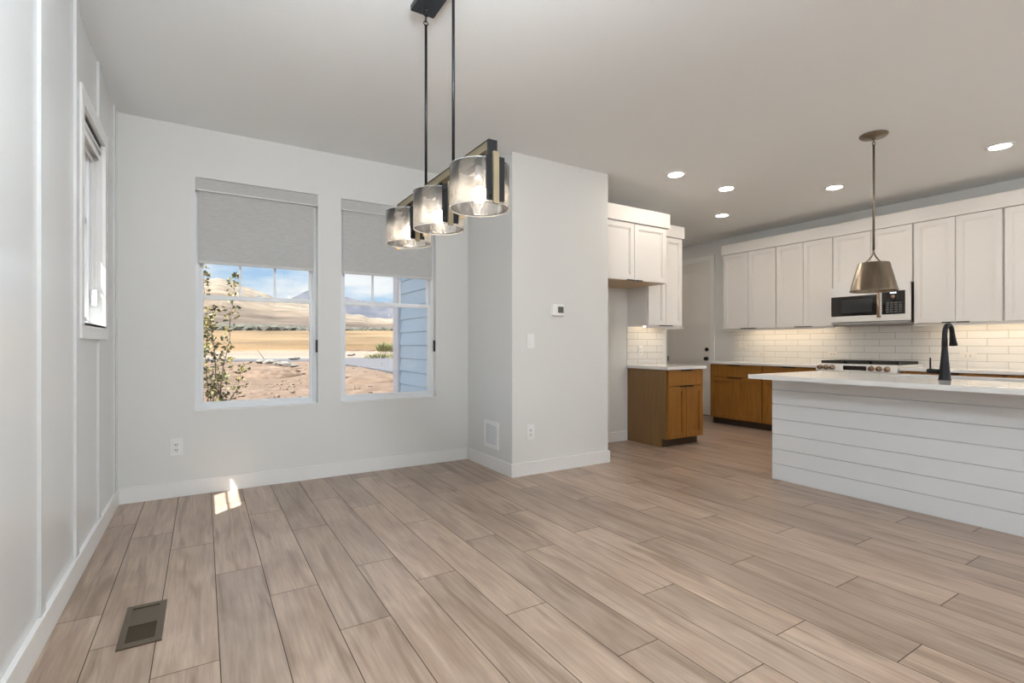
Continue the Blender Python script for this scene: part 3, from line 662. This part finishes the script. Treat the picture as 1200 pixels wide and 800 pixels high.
for k, yc in enumerate((1.780, 2.186, 2.592)):
    ro, ri = .119, .1155
    prof = [(ro-.004, 1.702), (ro, 1.712), (ro, 1.868), (ri, 1.868), (ri, 1.712), (ri-.004, 1.704)]
    g = part('glass_shade', lathe(bmesh.new(), (CX, yc, 0), prof, 64, closed=True), M['seed'], t)
    for zz in (1.701, 1.869): part('rim_glint', lathe(bmesh.new(), (CX, yc, zz), [(ro+.0005, -.0012), (ro+.0005, .0012), (ri-.0005, .0012), (ri-.0005, -.0012)], 64, closed=True), M['rim'], g)
    for s in (-1, 1):
        yp = yc+s*.127
        st = part('shade_strap', box(CX-.038, CX+.038, yp-.005, yp+.005, 1.705, 1.872), M['black'], t)
        part('brass_strip', box(CX-.004+.012*s, CX+.020+.012*s, yp+s*.0055, yp+s*.016, 1.692, 1.886) if s < 0 else box(CX-.024, CX+.0, yp+.0055, yp+.016, 1.692, 1.886), M['brass'], st)
        for zz in (1.722, 1.852): part('screw', lathe(bmesh.new(), (CX-.026, yp+s*.005, zz), [(.005, 0), (.005, s*.003), (0, s*.003)], 10, 'Y'), M['black'], st)
    part('support_arm', boxes((CX-.012, CX+.012, yc-.127, yc+.127, 1.872, 1.882), (CX-.008, CX+.008, yc-.03, yc+.03, 1.882, 1.908)), M['black'], t)
    sk = part('lamp_socket', lathe(bmesh.new(), (CX, yc, 0), [(0, 1.872), (.017, 1.872), (.017, 1.800), (.014, 1.790), (0, 1.790)], 20), M['black'], t)
    pr = [(.0315*math.sin(a), 1.760+.0315*math.cos(a)) for a in [math.radians(x) for x in (20, 50, 70, 90, 110, 130, 150, 170)]]+[(0, 1.7285)]
    part('bulb', lathe(bmesh.new(), (CX, yc, 0), pr, 20), M['bulb'], sk)

# ================================================================== PENDANT
PX, PY = 4.60, 1.927
t = thing('pendant_light', 'aged nickel cone pendant hanging over the island', 'pendant light', (PX, PY, H))
part('ceiling_canopy', lathe(bmesh.new(), (PX, PY, H-.001), [(.098, 0), (.098, -.006), (.090, -.016), (.020, -.024), (.012, -.036), (0, -.036)], 40), M['nickel'], t)
bm = bmesh.new(); link_ring(bm, (PX, PY, 2.803), .014, .013, .003, .6); link_ring(bm, (PX, PY, 2.780), .014, .010, .003, 2.2)
part('chain_link', bm, M['nickel'], t)
part('down_rod', tube(bmesh.new(), [(PX, PY, 2.770), (PX, PY, 1.925)], .0085, 14), M['nickel'], t)
ry = Vector((.852, -.523, 0))
bm = bmesh.new()
for s in (-1, 1):
    pts = []
    for k in range(9):
        a = k/8; off = s*.070*(a**1.7); pts.append((PX+ry.x*off, PY+ry.y*off, 1.925-.105*a**.8))
    tube(bm, pts, .006, 10)
part('yoke', bm, M['nickel'], t)
pr = [(.0, 1.819), (.104, 1.819), (.108, 1.815), (.160, 1.602), (.163, 1.598), (.163, 1.590), (.158, 1.590), (.156, 1.600), (.104, 1.811), (0, 1.811)]
part('shade', lathe(bmesh.new(), (PX, PY, 0), pr, 56), M['nickel'], t)
part('bulb', lathe(bmesh.new(), (PX, PY, 0), [(.012, 1.80), (.014, 1.76), (.028, 1.735), (.032, 1.71), (.026, 1.685), (0, 1.675)], 20), M['bulb2'], t)

# ================================================================== RECESSED LIGHTS
CANS = [(3.989, 3.396, 'recessed light nearest the corner of the wall pier'), (4.811, 3.417, 'recessed light second from the wall pier, in the near row'),
        (5.761, 4.154, 'recessed light farthest back, nearest the hallway door'), (5.761, 2.782, 'recessed light just left of the pendant rod'),
        (5.773, 1.473, 'recessed light at the right, past the pendant')]
def can(x, y, lb, m, grp):
    t = thing('recessed_light', lb, 'ceiling light', (x, y, H), grp)
    part('trim_ring', lathe(bmesh.new(), (x, y, H), [(.094, -.0005), (.092, -.006), (.074, -.010), (.070, -.008), (.070, -.0005)], 40), M['plate'], t)
    part('lens', lathe(bmesh.new(), (x, y, H), [(.069, -.0008), (.069, -.0078), (.055, -.0095), (0, -.010)], 32), m, t)
for x, y, lb in CANS: can(x, y, lb, M['can'], 'recessed ceiling lights')
can(5.773, .15, 'recessed kitchen light outside the photo', M['can'], 'recessed ceiling lights')
for x in (.9, 3.0, 5.1):  # extra cans added out of view as fill light
    for y in (-3.0, -1.3): can(x, y, 'added recessed fill light out of view', M['fill_can'], 'added ceiling fill lights')
can(3.3, .55, 'added recessed fill light out of view', M['fill_can'], 'added ceiling fill lights')
can(5.9, 5.75, 'added recessed fill light in the hallway behind the stub wall', M['can'], None)  # unseen lamp added to brighten the hallway door
M['globe'] = emis('fill_globe_opal', (.92, .97, 1), FILL_GLOBE*1.15)
M['globe2'] = emis('fill_globe_opal_bright', (.84, .93, 1), FILL_GLOBE*3.0)
for x, y, gm, gz in ((.50, 1.10, 'globe2', 2.56), (2.45, -2.8, 'globe', 2.25), (5.2, -2.2, 'globe', 2.2)):  # unseen globe lamps added to brighten walls and ceiling
    t = thing('fill_globe', 'added opal globe fill lamp out of view', 'pendant light', (x, y, H), 'added fill globes')
    part('ceiling_canopy', lathe(bmesh.new(), (x, y, H), [(.06, -.0005), (.06, -.02), (0, -.022)], 24), M['black'], t)
    part('down_rod', tube(bmesh.new(), [(x, y, H-.022), (x, y, gz+.17)], .006, 10), M['black'], t)
    q = .14 if gm == 'globe2' else .17
    g = part('globe', lathe(bmesh.new(), (x, y, gz), [(0, q)]+[(q*math.sin(math.radians(a)), q*math.cos(math.radians(a))) for a in range(10, 180, 10)]+[(0, -q)], 32), M[gm], t)
# under-cabinet strips
def strip(fr, a, b, n0, n1, lb):
    bm = bmesh.new(); fb(bm, fr, a, b, n0, n1, (UB if fr == 'X' else 1.385)-.009, (UB if fr == 'X' else 1.385)-.001)
    tag(link('under_cabinet_light', bm, M['strip']), lb, 'under cabinet light', 'warm under cabinet light strips')
strip('X', 3.42, 4.62, .20, .225, 'warm light strip under the cabinets left of the microwave')
strip('X', .3, 2.25, .20, .225, 'warm light strip under the cabinets right of the microwave')
strip('Y', 4.50, 4.94, .18, .20, 'short warm light strip over the small alcove worktop')

# ================================================================== WALL DEVICES
def plate_y(name, label, cat, x0, x1, z0, z1, y, kind, grp=None):
    t = thing(name, label, cat, ((x0+x1)/2, y, z0), grp)
    part('cover_plate', box(x0, x1, y-.006, y-.0003, z0, z1, bev=.0015), M['plate'], t)
    c = (x0+x1)/2; zc = (z0+z1)/2
    if kind == 'outlet':
        part('receptacle', box(c-.018, c+.018, y-.0085, y-.0062, zc-.042, zc+.042, bev=.001), M['plate'], t)
        part('slots', boxes(*[(c+dx-.0022, c+dx+.0022, y-.0092, y-.0086, zc+s*.020-.006, zc+s*.020+.006) for s in (-1, 1) for dx in (-.007, .007)], *[(c-.003, c+.003, y-.0092, y-.0086, zc+s*.020-.016, zc+s*.020-.011) for s in (-1, 1)]), M['vinylgrey'], t)
    else:
        part('rocker', boxes((c-.017, c+.017, y-.0105, y-.0062, zc-.034, zc+.034), bev=.002), M['plate'], t)
plate_y('wall_outlet', 'white duplex outlet low on the wall under the left window', 'outlet', -.215, -.133, .315, .447, WY, 'outlet')
plate_y('wall_outlet', 'white duplex outlet low on the wall pier front', 'outlet', 2.454, 2.537, .312, .449, 3.75, 'outlet')
plate_y('light_switch', 'white rocker switch on the wall pier below the thermostat', 'light switch', 2.454, 2.537, 1.129, 1.259, 3.75, 'switch')
t = thing('thermostat', 'white thermostat with small grey screen on the wall pier', 'thermostat', (2.79, 3.75, 1.42))
part('backplate', box(2.722, 2.862, 3.744, 3.7497, 1.425, 1.535, bev=.002), M['plate'], t)
b_ = part('housing', box(2.727, 2.857, 3.722, 3.7435, 1.429, 1.531, bev=.004), M['plate'], t)
part('screen', box(2.782, 2.845, 3.7205, 3.7218, 1.455, 1.512), M['lcd'], b_)
# return-air grille
t = thing('return_air_grille', 'white louvred return grille low on the side of the pier', 'vent', (2.305, 4.12, .2))
y0, y1, z0, z1 = 3.985, 4.255, .198, .447
part('grille_frame', boxes((2.296, 2.3045, y0, y0+.03, z0, z1), (2.296, 2.3045, y1-.03, y1, z0, z1), (2.296, 2.3045, y0+.03, y1-.03, z0, z0+.03), (2.296, 2.3045, y0+.03, y1-.03, z1-.03, z1)), M['plate'], t)
part('recess', box(2.3035, 2.3048, y0+.03, y1-.03, z0+.03, z1-.03), M['grille_in'], t)
bm = bmesh.new(); n = 13
for k in range(n):
    z = z0+.034+(z1-z0-.07)*k/(n-1)
    v = [bm.verts.new(p) for p in ((2.297, y0+.03, z-.004), (2.3035, y0+.03, z+.003), (2.3035, y1-.03, z+.003), (2.297, y1-.03, z-.004), (2.297, y0+.03, z-.0028), (2.3035, y0+.03, z+.0042), (2.3035, y1-.03, z+.0042), (2.297, y1-.03, z-.0028))]
    for q in ((3,2,1,0),(4,5,6,7),(0,1,5,4),(1,2,6,5),(2,3,7,6),(3,0,4,7)): bm.faces.new([v[i] for i in q])
part('louvres', bm, M['plate'], t)
# floor register
t = thing('floor_register', 'bronze floor register set into the planks near the left wall', 'vent', (-.21, 2.585, 0))
x0, x1, y0, y1 = -.283, -.138, 2.402, 2.770
xi0, xi1 = x0+.022, x1-.026
part('register_frame', boxes((x0, xi0, y0, y1, .0005, .006), (xi1, x1, y0, y1, .0005, .006), (xi0, xi1, y0, y0+.035, .0005, .006), (xi0, xi1, y1-.03, y1, .0005, .006), (xi0, xi1, 2.575, 2.590, .0005, .006), bev=.001), M['regis'], t)
part('damper', box(xi0, xi1, 2.590, y1-.036, .0006, .0030), M['regis'], t)
part('duct_opening', box(xi0, xi1, y0+.035, 2.575, .0006, .0012), M['regdark'], t)
nl = 13
part('louvres', boxes(*[(xi0, xi1, y0+.038+k*(.134/nl), y0+.041+k*(.134/nl), .0012, .0046) for k in range(nl)]), M['regis'], t)
# tile outlets
def plate_x(label, cat, y0, y1, z0, z1, kind, name):
    x = RX-.008; t = thing(name, label, cat, (x, (y0+y1)/2, z0))
    part('cover_plate', box(x-.006, x-.0003, y0, y1, z0, z1, bev=.0015), M['plate2'], t)
    zc = (z0+z1)/2; yc = (y0+y1)/2
    if kind == 'outlet':
        part('receptacle', box(x-.0085, x-.0062, yc-.042, yc+.042, zc-.018, zc+.018, bev=.001), M['plate2'], t)
        part('slots', boxes(*[(x-.0092, x-.0086, yc+s*.02-.006, yc+s*.02+.006, zc+dz-.002, zc+dz+.002) for s in (-1, 1) for dz in (-.007, .007)]), M['vinylgrey'], t)
    else:
        for s in (-1, 1): part('rocker', box(x-.0105, x-.0062, yc+s*.035-.016, yc+s*.035+.016, zc-.033, zc+.033, bev=.002), M['plate2'], t)
M['plate2'] = mat('ivory_plastic', (.80, .76, .70), .35)
plate_x('double switch plate on the tile at the far end of the range wall', 'light switch', 4.66, 4.80, 1.10, 1.215, 'switch', 'light_switch')
plate_x('outlet on the tile below the far end upper cabinets', 'outlet', 4.345, 4.465, .995, 1.065, 'outlet', 'wall_outlet')
plate_x('outlet on the tile just left of the range', 'outlet', 3.37, 3.49, 1.0, 1.07, 'outlet', 'wall_outlet')
plate_x('outlet on the tile right of the faucet', 'outlet', 1.985, 2.125, 1.008, 1.08, 'outlet', 'wall_outlet')
plate_y('wall_outlet', 'outlet on the small alcove backsplash', 'outlet', 4.59, 4.66, 1.03, 1.15, AY-.008, 'outlet')

# ================================================================== OUTSIDE
# house exterior parts : wing wall with lap siding, corner board, upper storey, eave
struct('wall_wing', box(2.31, 2.46, WY+T, 6.885, -.4, 3.0), M['siding'])
bm = bmesh.new(); z = -.4
while z < 3.0:
    v = [bm.verts.new(p) for p in ((2.284, WY+T, z+.009), (2.284, 6.64, z+.009), (2.300, 6.64, z+.172), (2.300, WY+T, z+.172), (2.3095, WY+T, z+.009), (2.3095, 6.64, z+.009), (2.3095, 6.64, z+.172), (2.3095, WY+T, z+.172))]
    for q in ((0,1,2,3),(7,6,5,4),(0,4,5,1),(1,5,6,2),(2,6,7,3),(3,7,4,0)): bm.faces.new([v[i] for i in q])
    z += .172
bmesh.ops.recalc_face_normals(bm, faces=bm.faces[:])
struct('trim_siding', bm, M['siding'])
struct('trim_corner_board', boxes((2.272, 2.3095, 6.645, 6.89, -.4, 3.0), (2.258, 2.2715, 6.645, 6.72, -.4, 3.0)), M['exttrim'])
struct('wall_upper_storey', boxes((LX-T, RX+T, BY-T, WY+T, 3.02, 5.9), (2.30, RX+T, WY+T, HY+T, 3.02, 5.9)), M['siding'])
struct('roof', box(LX-.5, RX+.5, BY-.5, HY+.5, 5.92, 6.15), M['exttrim'])
struct('trim_eave', box(-1.125, LX-T-.001, BY-T, WY+T, 3.02, 3.12), M['exttrim'])

# terrain
def lerp(t, xs, ys):
    if t <= xs[0]: return ys[0]
    for a, b, c, d in zip(xs, xs[1:], ys, ys[1:]):
        if t <= b: return c+(d-c)*(t-a)/(b-a)
    return ys[-1]
from mathutils import noise
def ridge(t):
    a = lerp(t, [-1, -.15, 0, .03, .06, .08, .108, .165, .23, .296, .5, 1.2], [.12, .125, .132, .131, .114, .106, .096, .084, .064, .052, .045, .05])
    return a+.004*noise.noise((t*40, 3, 1))+.002*noise.noise((t*120, 7, 2))
GZ = -.35
def height(r, az):
    t = math.tan(max(-1.2, min(1.2, az))); ca = max(.80, math.cos(az-.5507))
    if abs(az) > 1.25: t = 1.2 if az > 0 else -1
    rg = ridge(t)
    def ang(r):
        return lerp(math.log(r), [math.log(q) for q in (55, 110, 400, 460, 900, 1500, 2500)], [-(1.16-GZ)/55, -.0120, .0285, .033, .033+(rg-.033)*.42, .033+(rg-.033)*.72, rg])
    if r < 55: z = GZ
    elif r <= 2500: z = 1.16+r*ang(r)*(ca if r > 150 else 1)
    else: z = 1.16+2500*rg*ca*(1-(r-2500)/2500)
    f = max(0, min(1, 1-abs(az)/1.45)); 
    if abs(az) > 1.0: z = GZ+(z-GZ)*max(0, (1.45-abs(az))/.45) if abs(az) < 1.45 else GZ
    if r > 500: z += (r/500)**1.1*1.6*noise.fractal((r*.003*math.sin(az)*2, r*.003*math.cos(az), 0), 1, 2, 5)
    elif r > 8 and r < 60: z += .10*noise.fractal((r*math.sin(az)*.5, r*math.cos(az)*.5, 0), 1, 2, 4)
    return z
bm = bmesh.new(); rs = [0.0]; r = 3.0
while r < 5000: rs.append(r); r *= 1.045 if r > 60 else 1.06
azs = []; a = -math.pi
while a < math.pi-.001:
    azs.append(a); a += .0052 if -.02 < a < .40 else .05
c0 = bm.verts.new((0, 0, GZ)); prev = None
for r in rs[1:]:
    ring = [bm.verts.new((r*math.sin(a), r*math.cos(a), height(r, a) if r > 9 else GZ)) for a in azs]
    for i in range(len(azs)):
        j = (i+1) % len(azs)
        f = bm.faces.new((c0, ring[j], ring[i])) if prev is None else bm.faces.new((prev[i], prev[j], ring[j], ring[i]))
        f.smooth = True
    prev = ring
bmesh.ops.recalc_face_normals(bm, faces=bm.faces[:])
def terrain_mat():
    m = mat('dry_ground', (.5, .4, .3), .95); t = m.node_tree; L = t.links.new
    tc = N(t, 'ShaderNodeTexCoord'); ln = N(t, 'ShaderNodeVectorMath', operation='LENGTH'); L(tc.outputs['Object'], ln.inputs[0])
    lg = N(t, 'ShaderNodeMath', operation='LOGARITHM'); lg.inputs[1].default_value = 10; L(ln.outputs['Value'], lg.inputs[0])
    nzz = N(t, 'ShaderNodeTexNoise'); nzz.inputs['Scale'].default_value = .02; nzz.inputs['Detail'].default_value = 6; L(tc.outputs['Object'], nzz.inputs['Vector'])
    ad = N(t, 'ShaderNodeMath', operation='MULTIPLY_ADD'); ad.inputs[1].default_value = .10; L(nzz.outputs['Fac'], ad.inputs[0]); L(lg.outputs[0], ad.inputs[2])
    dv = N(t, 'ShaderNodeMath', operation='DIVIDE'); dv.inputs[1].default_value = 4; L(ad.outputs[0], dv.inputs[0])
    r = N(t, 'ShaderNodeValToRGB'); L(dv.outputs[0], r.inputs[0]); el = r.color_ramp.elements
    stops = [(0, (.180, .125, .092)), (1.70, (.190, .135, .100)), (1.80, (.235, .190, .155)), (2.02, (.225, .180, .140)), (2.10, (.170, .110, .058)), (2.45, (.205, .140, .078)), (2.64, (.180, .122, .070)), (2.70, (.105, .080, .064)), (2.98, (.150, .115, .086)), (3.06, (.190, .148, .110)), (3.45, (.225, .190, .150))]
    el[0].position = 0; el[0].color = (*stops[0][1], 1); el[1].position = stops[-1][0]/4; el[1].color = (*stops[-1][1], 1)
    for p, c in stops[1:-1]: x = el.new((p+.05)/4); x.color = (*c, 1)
    # mottling: scale grows with distance by using log-polar like mix of several noises
    n1 = N(t, 'ShaderNodeTexNoise'); n1.inputs['Scale'].default_value = 2.6; n1.inputs['Detail'].default_value = 9; n1.inputs['Roughness'].default_value = .7; L(tc.outputs['Object'], n1.inputs['Vector'])
    n2 = N(t, 'ShaderNodeTexNoise'); n2.inputs['Scale'].default_value = .012; n2.inputs['Detail'].default_value = 9; n2.inputs['Roughness'].default_value = .6; L(tc.outputs['Object'], n2.inputs['Vector'])
    mr = N(t, 'ShaderNodeMapRange'); mr.inputs['From Min'].default_value = .3; mr.inputs['From Max'].default_value = .7; mr.inputs['To Min'].default_value = .40; mr.inputs['To Max'].default_value = 1.38; L(n1.outputs['Fac'], mr.inputs[0])
    mr2 = N(t, 'ShaderNodeMapRange'); mr2.inputs['From Min'].default_value = .35; mr2.inputs['From Max'].default_value = .65; mr2.inputs['To Min'].default_value = .52; mr2.inputs['To Max'].default_value = 1.30; L(n2.outputs['Fac'], mr2.inputs[0])
    mu = N(t, 'ShaderNodeMath', operation='MULTIPLY'); L(mr.outputs[0], mu.inputs[0]); L(mr2.outputs[0], mu.inputs[1])
    sc = N(t, 'ShaderNodeVectorMath', operation='SCALE'); L(r.outputs[0], sc.inputs[0]); L(mu.outputs[0], sc.inputs['Scale']); L(sc.outputs[0], P(m).inputs['Base Color'])
    P(m).inputs['Specular IOR Level'].default_value = .1
    return m
M['terrain'] = terrain_mat()
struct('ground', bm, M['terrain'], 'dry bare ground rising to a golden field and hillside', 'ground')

# distant mountain
bm = bmesh.new(); n = 90; prev = None
for k in range(n+1):
    t_ = .05+.75*k/n
    top = lerp(t_, [.05, .13, .14, .165, .19, .23, .25, .32, .45, .8], [.02, .082, .094, .108, .110, .098, .091, .083, .07, .05])*math.cos(math.atan(t_)-.5507)+.0025*noise.noise((t_*50, 1, 1))
    d = 6500; x, y = d*math.sin(math.atan(t_)), d*math.cos(math.atan(t_))
    p = [bm.verts.new((x, y, -50)), bm.verts.new((x*1.0, y*1.0, 1.16+d*top*.45)), bm.verts.new((x*1.1, y*1.1, 1.16+d*1.1*top)), bm.verts.new((x*1.4, y*1.4, -50))]
    if prev:
        for i_ in range(3): f = bm.faces.new((prev[i_], p[i_], p[i_+1], prev[i_+1])); f.smooth = True
    prev = p
bmesh.ops.recalc_face_normals(bm, faces=bm.faces[:])
struct('mountain', bm, M['mount'], 'mountain with purple haze in its colour behind the tan hillside', 'mountain')

# road : strip crossing the view
def gp(u, v, z):     # ground point used to set out the road and the objects near it
    d = (1.16-z)*589.5/(v-404); l = (u-600)/589.5; return (d*(.5233+.8522*l), d*(.8522-.5233*l), z)
bm = bmesh.new()
far = [gp(u, v, -.26) for u, v in ((150, 419.6), (238, 420.2), (300, 420.2), (361, 419.8), (402, 419.0), (425, 419.0), (470, 419.6), (540, 421))]
near = [gp(u, v, -.26) for u, v in ((150, 422.0), (238, 422.4), (300, 422.4), (361, 422.6), (402, 426.2), (425, 429.5), (470, 437), (540, 450))]
pv = [bm.verts.new(p) for p in far]; pn = [bm.verts.new(p) for p in near]
pv2 = [bm.verts.new((p[0], p[1], -.5)) for p in far]; pn2 = [bm.verts.new((p[0], p[1], -.5)) for p in near]
for i_ in range(len(far)-1):
    bm.faces.new((pn[i_], pn[i_+1], pv[i_+1], pv[i_])); bm.faces.new((pn2[i_], pn2[i_+1], pn[i_+1], pn[i_])); bm.faces.new((pv[i_], pv[i_+1], pv2[i_+1], pv2[i_]))
bmesh.ops.recalc_face_normals(bm, faces=bm.faces[:])
struct('road', bm, M['asph'], 'pale road crossing beyond the bare ground', 'road')

def blob(bm, c, r, sq=(1, 1, 1), sub=1, jit=.25, rnd=R):
    g = bmesh.ops.create_icosphere(bm, subdivisions=sub, radius=1)['verts']
    for v in g:
        k = 1+rnd.uniform(-jit, jit); v.co = Vector((c[0]+v.co.x*r*sq[0]*k, c[1]+v.co.y*r*sq[1]*k, c[2]+v.co.z*r*sq[2]*k))
    return bm
# scrub band (uncountable)
bm = bmesh.new()
for k in range(700):
    t_ = R.uniform(-.05, .40); a = math.atan(t_); r = R.uniform(400, 455); hgt = lerp(t_, [-.05, .02, .04, .10, .165, .2, .4], [2.2, 3.2, 3.8, 3.4, 2.3, 1.5, 1.2])*R.uniform(.5, 1.1)
    blob(bm, (r*math.sin(a), r*math.cos(a), height(r, a)+hgt*.3), hgt, (1.6, 1.3, .8), 1, .3)
tag(link('scrub', bm, M['sage']), 'dark band of scrub along the foot of the hill', 'scrub', kind='stuff')
# rubble and rocks
rk = [(306, 426.5, .75, 'pale'), (318, 427.5, .95, 'pale'), (330, 430, .9, 'grey'), (336, 430.8, .8, 'pale'), (345, 431.5, .55, 'pale'), (345, 422.6, .9, 'dark'), (411, 417.5, 1.0, 'dark')]
names = ['pale rubble block at the left end of the rubble row', 'largest pale rubble block seen through the left window', 'grey rubble block in the middle of the rubble row', 'pale rubble block just right of the grey one', 'small pale rubble block at the right end of the row', 'small dark rock on the road verge through the left window', 'dark rock beside the road through the right window']
for (u, v, r, kd), nm in zip(rk, names):
    p = gp(u, v, GZ); s = (R.uniform(1.2, 1.7), R.uniform(.8, 1.1), R.uniform(.35, .5)); bm = blob(bmesh.new(), (p[0], p[1], GZ+.10+r*.15), r*.42, s, 2, .2)
    tag(link('rubble_rock', bm, M['stone']), nm, 'rock', 'rubble on the bare ground')
# small stones & clods near the house
MOUNDS = [(*gp(300, 441, GZ)[:2], 3.0), (*gp(322, 436, GZ)[:2], 2.0), (*gp(435, 447, GZ)[:2], 2.4)]
bm = bmesh.new()
for k in range(650):
    r = R.uniform(10, 42); a = R.uniform(-.05, .42); s = R.uniform(.02, .08)
    if any(math.hypot(r*math.sin(a)-q[0], r*math.cos(a)-q[1]) < q[2] for q in MOUNDS): continue
    blob(bm, (r*math.sin(a), r*math.cos(a), height(r, a)+s*.2), s, (1.3, 1.2, .7), 1, .3)
M['clod'] = mat('dirt_clod', (.13, .09, .065), .95)
tag(link('dirt_clods', bm, M['clod']), 'scattered clods and stones on the bare ground outside the windows', 'stones', kind='stuff')
# dirt mounds
for (u, v, sx, sz, nm) in ((300, 441, 2.2, .42, 'low dirt mound in the middle of the left window view'), (322, 436, 1.3, .38, 'small dirt mound behind the larger one, left window'), (435, 447, 1.6, .30, 'low dirt mound in the right window view')):
    p = gp(u, v, GZ); bm = blob(bmesh.new(), (p[0], p[1], GZ-.05), 1, (sx, sx*.6, sz), 3, .09)
    for f in bm.faces: f.smooth = True
    tag(link('dirt_mound', bm, M['terrain']), nm, 'dirt mound', 'dirt mounds outside')

# shrubs with leaves
def leaf(bm, p, d, L, wd, nrm):
    d = d.normalized(); s = d.cross(nrm).normalized()*wd; n_ = s.cross(d).normalized()
    a = bm.verts.new(p); b = bm.verts.new(p+d*L*.5+s+n_*wd*.3); c = bm.verts.new(p+d*L); e_ = bm.verts.new(p+d*L*.5-s+n_*wd*.3)
    bm.faces.new((a, b, c)); bm.faces.new((a, c, e_))
def shrub(name, label, stems, leafn, lsz, mleaf, rnd):
    base = stems[0][0]; t = thing(name, label, 'shrub', base)
    sb = bmesh.new(); lb = bmesh.new()
    for st, r0, dens in [(s[:-2], s[-2], s[-1]) for s in stems]:
        pts = [Vector(p) for p in st]; fine = []
        for a, b in zip(pts, pts[1:]):
            for k in range(6): fine.append(a.lerp(b, k/6)+Vector((rnd.uniform(-.008, .008), rnd.uniform(-.008, .008), 0)))
        fine.append(pts[-1]); n_ = len(fine)
        tube(sb, fine, [.72*r0*(1-.8*i_/(n_-1)) for i_ in range(n_)], 6)
        for k in range(int(dens*1.25)):
            q = rnd.uniform(.12, 1)**.85; i_ = min(n_-2, int(q*(n_-1))); p = fine[i_].lerp(fine[i_+1], rnd.random())
            br = Vector((rnd.gauss(0, 1), rnd.gauss(0, 1), rnd.uniform(-.1, .9))).normalized(); ln = rnd.uniform(.03, .13)*(1.1-.5*q)
            tube(sb, [p, p+br*ln], [.0022, .0012], 4)
            for m_i in range(leafn):
                lp = p+br*ln*rnd.uniform(.3, 1.05); dd = (br+Vector((rnd.gauss(0, .8), rnd.gauss(0, .8), rnd.gauss(0, .5)))).normalized()
                leaf(lb, lp, dd, lsz*rnd.uniform(.7, 1.25), lsz*.28, Vector((rnd.gauss(0, 1), rnd.gauss(0, 1), rnd.gauss(0, 1))).normalized())
    part('stems', sb, M['bark'], t); part('foliage', lb, mleaf, t)
PYS = 6.4
def sp(u, v, y=PYS):     # point on the shrub's own plane
    l = (u-600)/589.5; d = y/(.8522-.5233*l); return (d*(.5233+.8522*l), y, 1.16+(404-v)/589.5*d)
g0 = sp(250, 545)
gx = (g0[0], PYS, GZ)
rr = random.Random(11)
shrub('young_shrub', 'slender leafy shrub just outside the left window', [
    [gx, sp(255, 480), sp(262, 430), sp(268, 400), sp(272, 350), sp(276, 322), .016, 62],
    [gx, sp(244, 470), sp(240, 420), sp(243, 385), sp(246, 362), .015, 70],
    [gx, sp(262, 480), sp(274, 462), sp(283, 438), sp(289, 425), .010, 22],
    [gx, sp(250, 470, 6.5), sp(253, 430, 6.5), sp(249, 395, 6.5), sp(247, 375, 6.5), .012, 55],
    [gx, sp(248, 480, 6.3), sp(258, 452, 6.3), sp(262, 440, 6.3), .010, 34],
    [gx, sp(240, 490, 6.25), sp(233, 440, 6.25), sp(236, 400, 6.25), sp(239, 340, 6.3), sp(238, 310, 6.3), .013, 40]], 3, .052, M['leaf'], rr)
# roadside bushes
def bush(u, v, w_, hh, label):
    p = gp(u, v, GZ); bm = bmesh.new()
    t = thing('roadside_bush', label, 'bush', (p[0], p[1], GZ))
    for k in range(300):
        a = R.uniform(0, 6.28); q = math.sqrt(R.random()); zz = R.random()
        c = Vector((p[0]+w_*.3*q*math.cos(a), p[1]+w_*.3*q*math.sin(a), GZ)); tip = c+Vector((math.cos(a)*w_*.2*q, math.sin(a)*w_*.2*q, hh*R.uniform(.5, 1)*(1-.4*q)))
        for j in range(3):
            leaf(bm, c.lerp(tip, R.uniform(.1, .7)), (tip-c)+Vector((R.gauss(0, .1), R.gauss(0, .1), 0)), hh*.30, hh*.03, Vector((R.gauss(0, 1), R.gauss(0, 1), .1)).normalized())
    part('foliage', bm, M['bush'], t)
bush(448, 420.5, 4.6, .95, 'yellow-green clump beside the road through the right window')
bush(452, 413.5, 4.0, 2.6, 'taller green bush behind the clump beyond the road')
# dark bank beyond the road
bm = bmesh.new()
for k in range(120):
    u = R.uniform(395, 470); p = gp(u, R.uniform(410.3, 412.4), GZ); blob(bm, (p[0], p[1], GZ+.15), R.uniform(.4, .9), (1.8, 1, .55), 1, .3)
M['bank'] = mat('dark_bank', (.10, .06, .035), .95)
tag(link('dark_bank', bm, M['bank']), 'ragged dark earth bank beyond the road in the right window', 'earth bank', kind='stuff')
# field stakes
for (u, v, h_, lb) in ((284, 411, 1.6, 'short wooden stake in the field through the left window'), (311, 421.5, 2.0, 'thin leaning stake by the rubble')):
    p = gp(u, v, GZ); tag(link('stake', tube(bmesh.new(), [(p[0], p[1], GZ-.1), (p[0]-(.0 if h_ < 2 else 1.1), p[1], GZ+h_*.8)], .10 if h_ < 2 else .03, 6), M['bark']), lb, 'stake')
